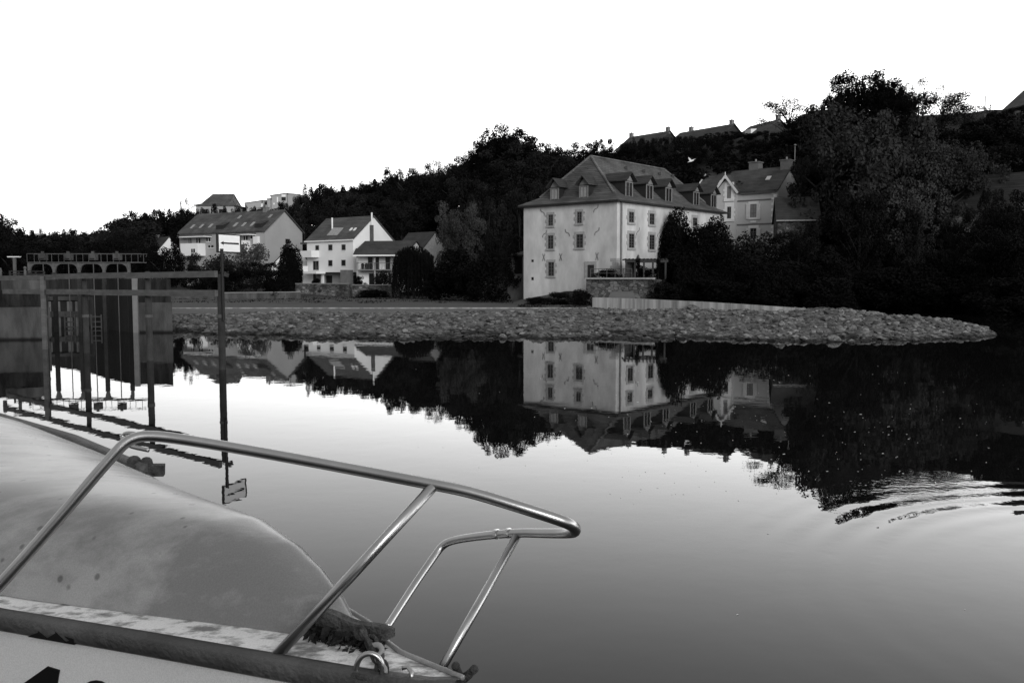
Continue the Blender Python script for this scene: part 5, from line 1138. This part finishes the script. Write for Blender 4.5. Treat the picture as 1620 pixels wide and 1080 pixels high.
# hull
m = M(); NZ = 12
def hullpt(s, k, side):     # k 0 gunwale .. 1 keel line
    p = near(s) if side > 0 else far(s); z = zd(s)-.03-(zd(s)+.15)*k
    rake = .55*k**1.2*max(0, 1-s/3.2); t = (1-.42*k**1.3)
    return bp_(s+rake, p*t, z)
for side in (1, -1):
    o0 = len(m.v)
    for s in SS:
        for j in range(NZ+1): m.v.append(tuple(hullpt(s, j/NZ, side)))
    for i in range(len(SS)-1):
        for j in range(NZ):
            a = o0+i*(NZ+1)+j; f_ = (a, a+1, a+NZ+2, a+NZ+1); m.f.append(f_); m.mi.append(0)
o0 = len(m.v)
for side in (1, -1):
    for j in range(NZ+1): m.v.append(tuple(hullpt(6.2, j/NZ, side)))
for j in range(NZ): m.f.append((o0+j, o0+j+1, o0+NZ+1+j+1, o0+NZ+1+j)); m.mi.append(0)
hull = m.build('hull', MAT['hullpaint'], boat, smooth=True)
# deck
m = M(); NP = 30
for s in SS:
    for j in range(NP+1):
        t = j/NP; p = lerp(near(s), far(s), t); m.v.append(tuple(bp_(s, p, zd(s)+.012*sin(pi*t)*min(1, s))))
for i in range(len(SS)-1):
    for j in range(NP): a = i*(NP+1)+j; m.f.append((a, a+1, a+NP+2, a+NP+1)); m.mi.append(0)
m.build('deck', MAT['deckpaint'], boat, smooth=True)
# cabin roof / coachroof
m = M(); ND = 56; SD = [.372+(6.2-.372)*(i/120)**1.7 for i in range(121)]
for s in SD:
    wn_2 = interp(s, [(.37, -.02), (.46, .045), (.6, .085), (.91, .182), (1.37, .325), (2.0, .51), (2.6, .66), (3.6, .8), (6.2, .88)])
    wf = -interp(s, [(.37, .05), (.46, .10), (.6, .15), (.91, .255), (1.34, .36), (2.0, .53), (2.6, .66), (3.6, .8), (6.2, .88)])
    c = (wn_2+wf)/2; hw = (wn_2-wf)/2
    for j in range(ND+1):
        q = cos(pi*j/ND); p = c+hw*q*.9999
        m.v.append(tuple(bp_(s, p, zd(s)+.004+domeh(s, p)+(.002 if abs(q) > .99 else 0))))
for i in range(len(SD)-1):
    for j in range(ND): a = i*(ND+1)+j; m.f.append((a, a+1, a+ND+2, a+ND+1)); m.mi.append(0)
dome = m.build('cabin_roof', MAT['gel'], boat, smooth=True)
# rim bead along the far gunwale and low coaming moulding
m = M(); m.tube([bp_(s, far(s), zd(s)+.004) for s in SS], .006, 8); m.build('far_gunwale_bead', MAT['gel'], boat, smooth=True)
m = M(); pts = [(s, far(s)*.97) for s in SS if s > 2.5]
m.tube([bp_(s, p, zd(s)+.03) for s, p in pts], [.03]*len(pts), 8); m.build('toe_rail', MAT['rubber'], boat, smooth=True)
# rubbing strake
prof = [(.002, .004), (.020, .006), (.029, .000), (.031, -.016), (.027, -.038), (.014, -.047), (-.01, -.047), (-.01, .004)]
m = M(); n_ = len(prof)
for s in SS:
    for a, z in prof: m.v.append(tuple(bp_(s-.0, near(s)+a, zd(s)+z-.0)))
for i in range(len(SS)-1):
    for j in range(n_): a = i*n_+j; b_ = i*n_+(j+1) % n_; m.f.append((a, b_, b_+n_, a+n_)); m.mi.append(0)
m.build('rubbing_strake', MAT['rubber'], boat, smooth=True)
m = M()
for s0, s1, h_ in ((.99, 1.03, .016), (1.02, 1.09, .024), (1.08, 1.15, .018)):
    m.hexa([bp_(s0, near(s0)+.031, zd(s0)-.041), bp_(s1, near(s1)+.031, zd(s1)-.041), bp_(s1-.04, near(s1-.04)+.032, zd(s1)-.041+h_), bp_(s0+.03, near(s0+.03)+.032, zd(s0)-.041+h_)],
           [bp_(s0, near(s0)+.02, zd(s0)-.041), bp_(s1, near(s1)+.02, zd(s1)-.041), bp_(s1-.04, near(s1-.04)+.02, zd(s1)-.041+h_), bp_(s0+.03, near(s0+.03)+.02, zd(s0)-.041+h_)])
m.build('torn_strip', MAT['black'], boat)
# pulpit
def chaikin(pts, n=2):
    for _ in range(n):
        q = [pts[0]]
        for a, b_ in zip(pts, pts[1:]): q += [tuple(lerp(x, y, .25) for x, y in zip(a, b_)), tuple(lerp(x, y, .75) for x, y in zip(a, b_))]
        pts = q+[pts[-1]]
    return pts
top = [(-60, 985, 1.98, .0135), (0, 925, 2.0, .0135), (100, 812, 2.03, .0133), (185, 712, 2.06, .0132), (206, 694, 2.07, .0132), (235, 688, 2.08, .0130), (300, 696, 2.09, .0128), (450, 722, 2.07, .0128), (600, 750, 2.03, .0129), (690, 767, 2.0, .0130), (745, 778, 1.99, .0132), (820, 801, 1.98, .0135), (880, 820, 1.98, .0136), (906, 830, 1.99, .0136), (912, 840, 2.03, .0132), (900, 843, 2.08, .0125), (860, 843, 2.14, .0118), (820, 842, 2.2, .0112), (760, 847, 2.28, .0108), (715, 854, 2.35, .0105), (700, 862, 2.36, .0104), (690, 875, 2.35, .0102), (655, 925, 2.28, .0098), (612, 992, 2.17, .0094)]
tp = chaikin(top, 2); pul = thing('pulpit', None, None, (B0.x, B0.y, 1.4)); pul.parent = boat; pul.location = (0, 0, 1.4)
for k_ in ('label', 'category'):
    if k_ in pul: del pul[k_]
def tubep(name, pts, seg=14):
    m = M(); m.tube([PZ(a, b_, c) for a, b_, c, r in pts], [r for *_, r in pts], seg); return m.build(name, MAT['steel'], pul, smooth=True)
tubep('top_rail', tp)
tubep('stanchion', [(686, 768, 2.0, .0125), (560, 905, 1.985, .0128), (437, 1037, 1.97, .013)])
tubep('stanchion', [(819, 845, 2.2, .0105), (757, 955, 2.05, .0102), (697, 1060, 1.9, .0098)])
lp2 = chaikin([(262, 694, 2.35, .006), (225, 688, 2.36, .006), (200, 684, 2.37, .006), (193, 690, 2.37, .006), (196, 699, 2.36, .006), (206, 706, 2.35, .006), (235, 712, 2.34, .006)], 2)
tubep('lashing_loop', lp2, 8)
m = M()
c = PZ(436, 1040, 1.97); m.tube([c-Vector((0, 0, .012)), c+Vector((0, 0, .008))], [.034, .028], 14); m.build('foot_plate', MAT['steel'], pul, smooth=False)
m = M(); c = PZ(696, 1063, 1.89); m.tube([c-Vector((0, 0, .012)), c+Vector((0, 0, .008))], [.022, .018], 12); m.build('foot_plate', MAT['rust'], pul)
m = M()
for zz in ((784, 844.5, 2.245), (803, 843, 2.22)):
    a = PZ(*zz); b_ = PZ(zz[0]+4, zz[1]-.6, zz[2]-.006); m.tube([a, b_], .0128, 12)
m.build('clamp', MAT['steel'], pul)
# bits of caulk round the near foot
m = M(); R = random.Random(4)
for k in range(26):
    px, py = R.uniform(394, 478), R.uniform(1034, 1052); r_ = ray(px, py); k_ = (1.352-CH)/r_.z; p = Vector((0, 0, CH))+r_*k_
    m.ball(p, R.uniform(.004, .010), 5, 7, (1.6, 1.1, .35))
m.build('caulk', MAT['trim'], boat, smooth=True)
# old wooden plank and debris at the bow
a, b_ = PZ(507, 968, 2.05), PZ(625, 1002, 1.99)
d = (b_-a); side = Vector((d.y, -d.x, 0)).normalized()*-.05
m = M(); N_ = 14
for i in range(N_+1):
    t = i/N_; c = a.lerp(b_, t); th = .024*(1-.75*max(0, (t-.8)/.2)**2); wv = 1-.7*max(0, (t-.85)/.15)
    for q, z in ((0, .012), (1, .012), (1, -th), (0, -th)): p = c+side*q*wv*-.45+Vector((0, 0, z+.004*sin(t*9))); m.v.append(tuple(p))
for i in range(N_):
    for j in range(4): A_ = i*4+j; B_ = i*4+(j+1) % 4; m.f.append((A_, B_, B_+4, A_+4)); m.mi.append(0)
m.f += [(0, 1, 2, 3), (N_*4+3, N_*4+2, N_*4+1, N_*4)]; m.mi += [0, 0]
m.build('bow_plank', MAT['oldwood'], boat)
m = M(); R = random.Random(8)
for k in range(900):
    px = R.uniform(492, 600); t = (px-492)/108; py = lerp(988, 1014, t)+R.uniform(-6, lerp(14, 18, t)); z = 2.06-.08*t
    p = PZ(px, py, z)+Vector((R.gauss(0, .008), R.gauss(0, .02), R.gauss(0, .006))); p.z = max(p.z, 1.375)
    n1_ = Vector((R.gauss(0, 1), R.gauss(0, 1), R.gauss(0, 1))).normalized(); e1 = n1_.orthogonal().normalized()*R.uniform(.006, .015); e2 = n1_.cross(e1)*.6
    m.add([p-e1, p-e2+n1_*.002, p+e1, p+e2+n1_*.004], [(0, 1, 2, 3)])
o = m.build('dead_leaves', MAT['gatewood']); tag(o, 'heap of dead leaves and dirt under the bow plank', 'leaves', kind='stuff')
def PC(x, y, z): return PZ(x, y, z*.975)
# chain and shackle
cn = thing('mooring_chain', 'rusty chain and shackle hanging over the bow of the boat', 'chain', tuple(PC(596, 1040, 1.93)))
path = [(570, 1000, 1.99), (580, 1008, 1.97), (588, 1016, 1.96), (592, 1026, 1.94), (597, 1036, 1.92), (601, 1046, 1.91), (604, 1056, 1.90), (606, 1068, 1.885), (605, 1080, 1.87), (606, 1094, 1.86)]
for i, (x, y, z) in enumerate(path):
    c = PC(x, y, z); q = path[min(i+1, len(path)-1)]; p0 = path[max(0, i-1)]; dv = (PC(*q)-PC(*p0)).normalized(); sd_ = dv.cross(Vector((0, -1, .3))).normalized()
    if i % 2: sd_ = dv.cross(sd_).normalized()
    pts = [c+dv*.019*cos(2*pi*k/14)+sd_*.011*sin(2*pi*k/14) for k in range(15)]
    m = M(); m.tube(pts, .0048, 7, cap=False); m.build('chain_link', MAT['rust'], cn, smooth=True)
m = M(); c = PC(585, 1058, 1.9); pts = [c+Vector((.028*cos(a_), 0, .034*sin(a_))) for a_ in [pi*k/12-.2 for k in range(16)]]; m.tube(pts, .006, 8); m.build('shackle', MAT['steel'], cn, smooth=True)
m = M(); m.beam(PC(571, 995, 1.98), PC(588, 1022, 1.93), .010, .006); m.build('pin', MAT['rust'], cn)
m = M(); pts = [PC(x, y, z) for x, y, z in ((586, 1022, 1.94), (600, 1018, 1.93), (606, 1030, 1.92), (594, 1040, 1.91), (604, 1050, 1.9), (612, 1062, 1.89), (600, 1074, 1.88), (592, 1070, 1.885))]
pts = [Vector(p) for p in chaikin([tuple(p) for p in pts], 2)]; m.tube(pts, .0062, 8); o = m.build('rope', MAT['sill_stone'], smooth=True); tag(o, 'short grey rope tangled round the chain at the bow', 'rope')
m = M(); pts = [PC(x, y, z) for x, y, z in ((548, 1070, 1.90), (560, 1068, 1.89), (575, 1071, 1.88), (590, 1074, 1.87))]; m.tube(pts, [.004, .007, .007, .003], 8); m.build('cleat', MAT['rust'], boat, smooth=True)
m = M(); pts = [PC(x, y, z) for x, y, z in ((636, 1056, 1.88), (645, 1054, 1.88), (651, 1062, 1.87), (651, 1078, 1.86))]; m.tube(pts, .005, 8); m.build('deck_eye', MAT['steel'], boat, smooth=True)
# anchor on the stem
an_ = thing('anchor', 'small rusty anchor with two flukes at the very bow', 'anchor', tuple(PZ(733, 1075, 1.85)))
m = M(); m.tube([PZ(731, 1110, 1.85), PZ(732, 1070, 1.85)], .009, 8); m.build('shank', MAT['rust'], an_, smooth=True)
for q in (((732, 1074, 1.85), (725, 1064, 1.85), (721, 1053, 1.84)), ((732, 1074, 1.85), (742, 1066, 1.84), (750, 1058, 1.83))):
    m = M(); m.tube([PZ(*k) for k in q], [.010, .009, .008], 8); m.ball(PZ(*q[-1]), .0095, 6, 8); m.build('fluke', MAT['rust'], an_, smooth=True)
# fairlead on the far gunwale
c = bp_(2.62, -.735, zd(2.6)+.03); m = M(); R = random.Random(2)
m.beam(c-Vector((.11, .08, 0)), c+Vector((.11, -.03, -.01)), .05, .05); m.ball(c+Vector((-.03, -.02, .02)), .034, 6, 8); m.ball(c+Vector((.03, -.03, .02)), .03, 6, 8); m.build('fairlead', MAT['rust'], boat)
# registration characters on the hull side: upper ends show
def hull_hit(px, py):
    best = None
    for i in range(0, 181):
        s = .4+i*.01
        for j in range(0, 61):
            k = .04+j*.01; q = topx(hullpt(s, k, 1)); d_ = (q[0]-px)**2+(q[1]-py)**2
            if best is None or d_ < best[0]: best = (d_, s, k)
    return best[1], best[2]
HC = {}
def decal(name, outer, mt='black'):
    s0, k0 = hull_hit(75, 1065); e = .002
    pts = []
    O = hullpt(s0, k0, 1); Us = (hullpt(s0+.1, k0, 1)-O)/.1; Uk = (hullpt(s0, k0+.05, 1)-O)/.05; nn = Us.cross(Uk).normalized()
    if nn.dot(-O+Vector((0, 0, CH))) < 0: nn = -nn
    for px, py in outer:
        r_ = ray(px, py); k_ = (O-Vector((0, 0, CH))).dot(nn)/r_.dot(nn); pts.append(Vector((0, 0, CH))+r_*k_)
    # wrap onto the curved side
    w_ = []
    for p in pts:
        a_ = (p-O); G = Us.dot(Us); H_ = Uk.dot(Uk); X_ = Us.dot(Uk); det = G*H_-X_*X_; ds = (a_.dot(Us)*H_-a_.dot(Uk)*X_)/det; dk = (a_.dot(Uk)*G-a_.dot(Us)*X_)/det
        w_.append(hullpt(s0+ds, k0+dk, 1)+nn*.003)
    m = M(); m.hexa([p-nn*.006 for p in w_], w_); return m.build(name, MAT[mt], hull)
decal('registration_numeral', [(76, 1053), (95, 1059), (84, 1135), (70, 1132), (72, 1112), (20, 1102), (20, 1092)])
ring = []
for k in range(13): a_ = pi*k/12; ring.append((152-34*cos(a_), 1116-41*sin(a_)))
for k in range(13): a_ = pi*(12-k)/12; ring.append((152-15*cos(a_), 1116-20*sin(a_)))
for i in range(12):
    a_, b_, c_, d_ = ring[i], ring[i+1], ring[24-i], ring[25-i]
    HC.setdefault('r', []).append((a_, b_, c_, d_))
decal('registration_numeral', [ring[k] for k in range(2, 11)]+[(152, 1096)])
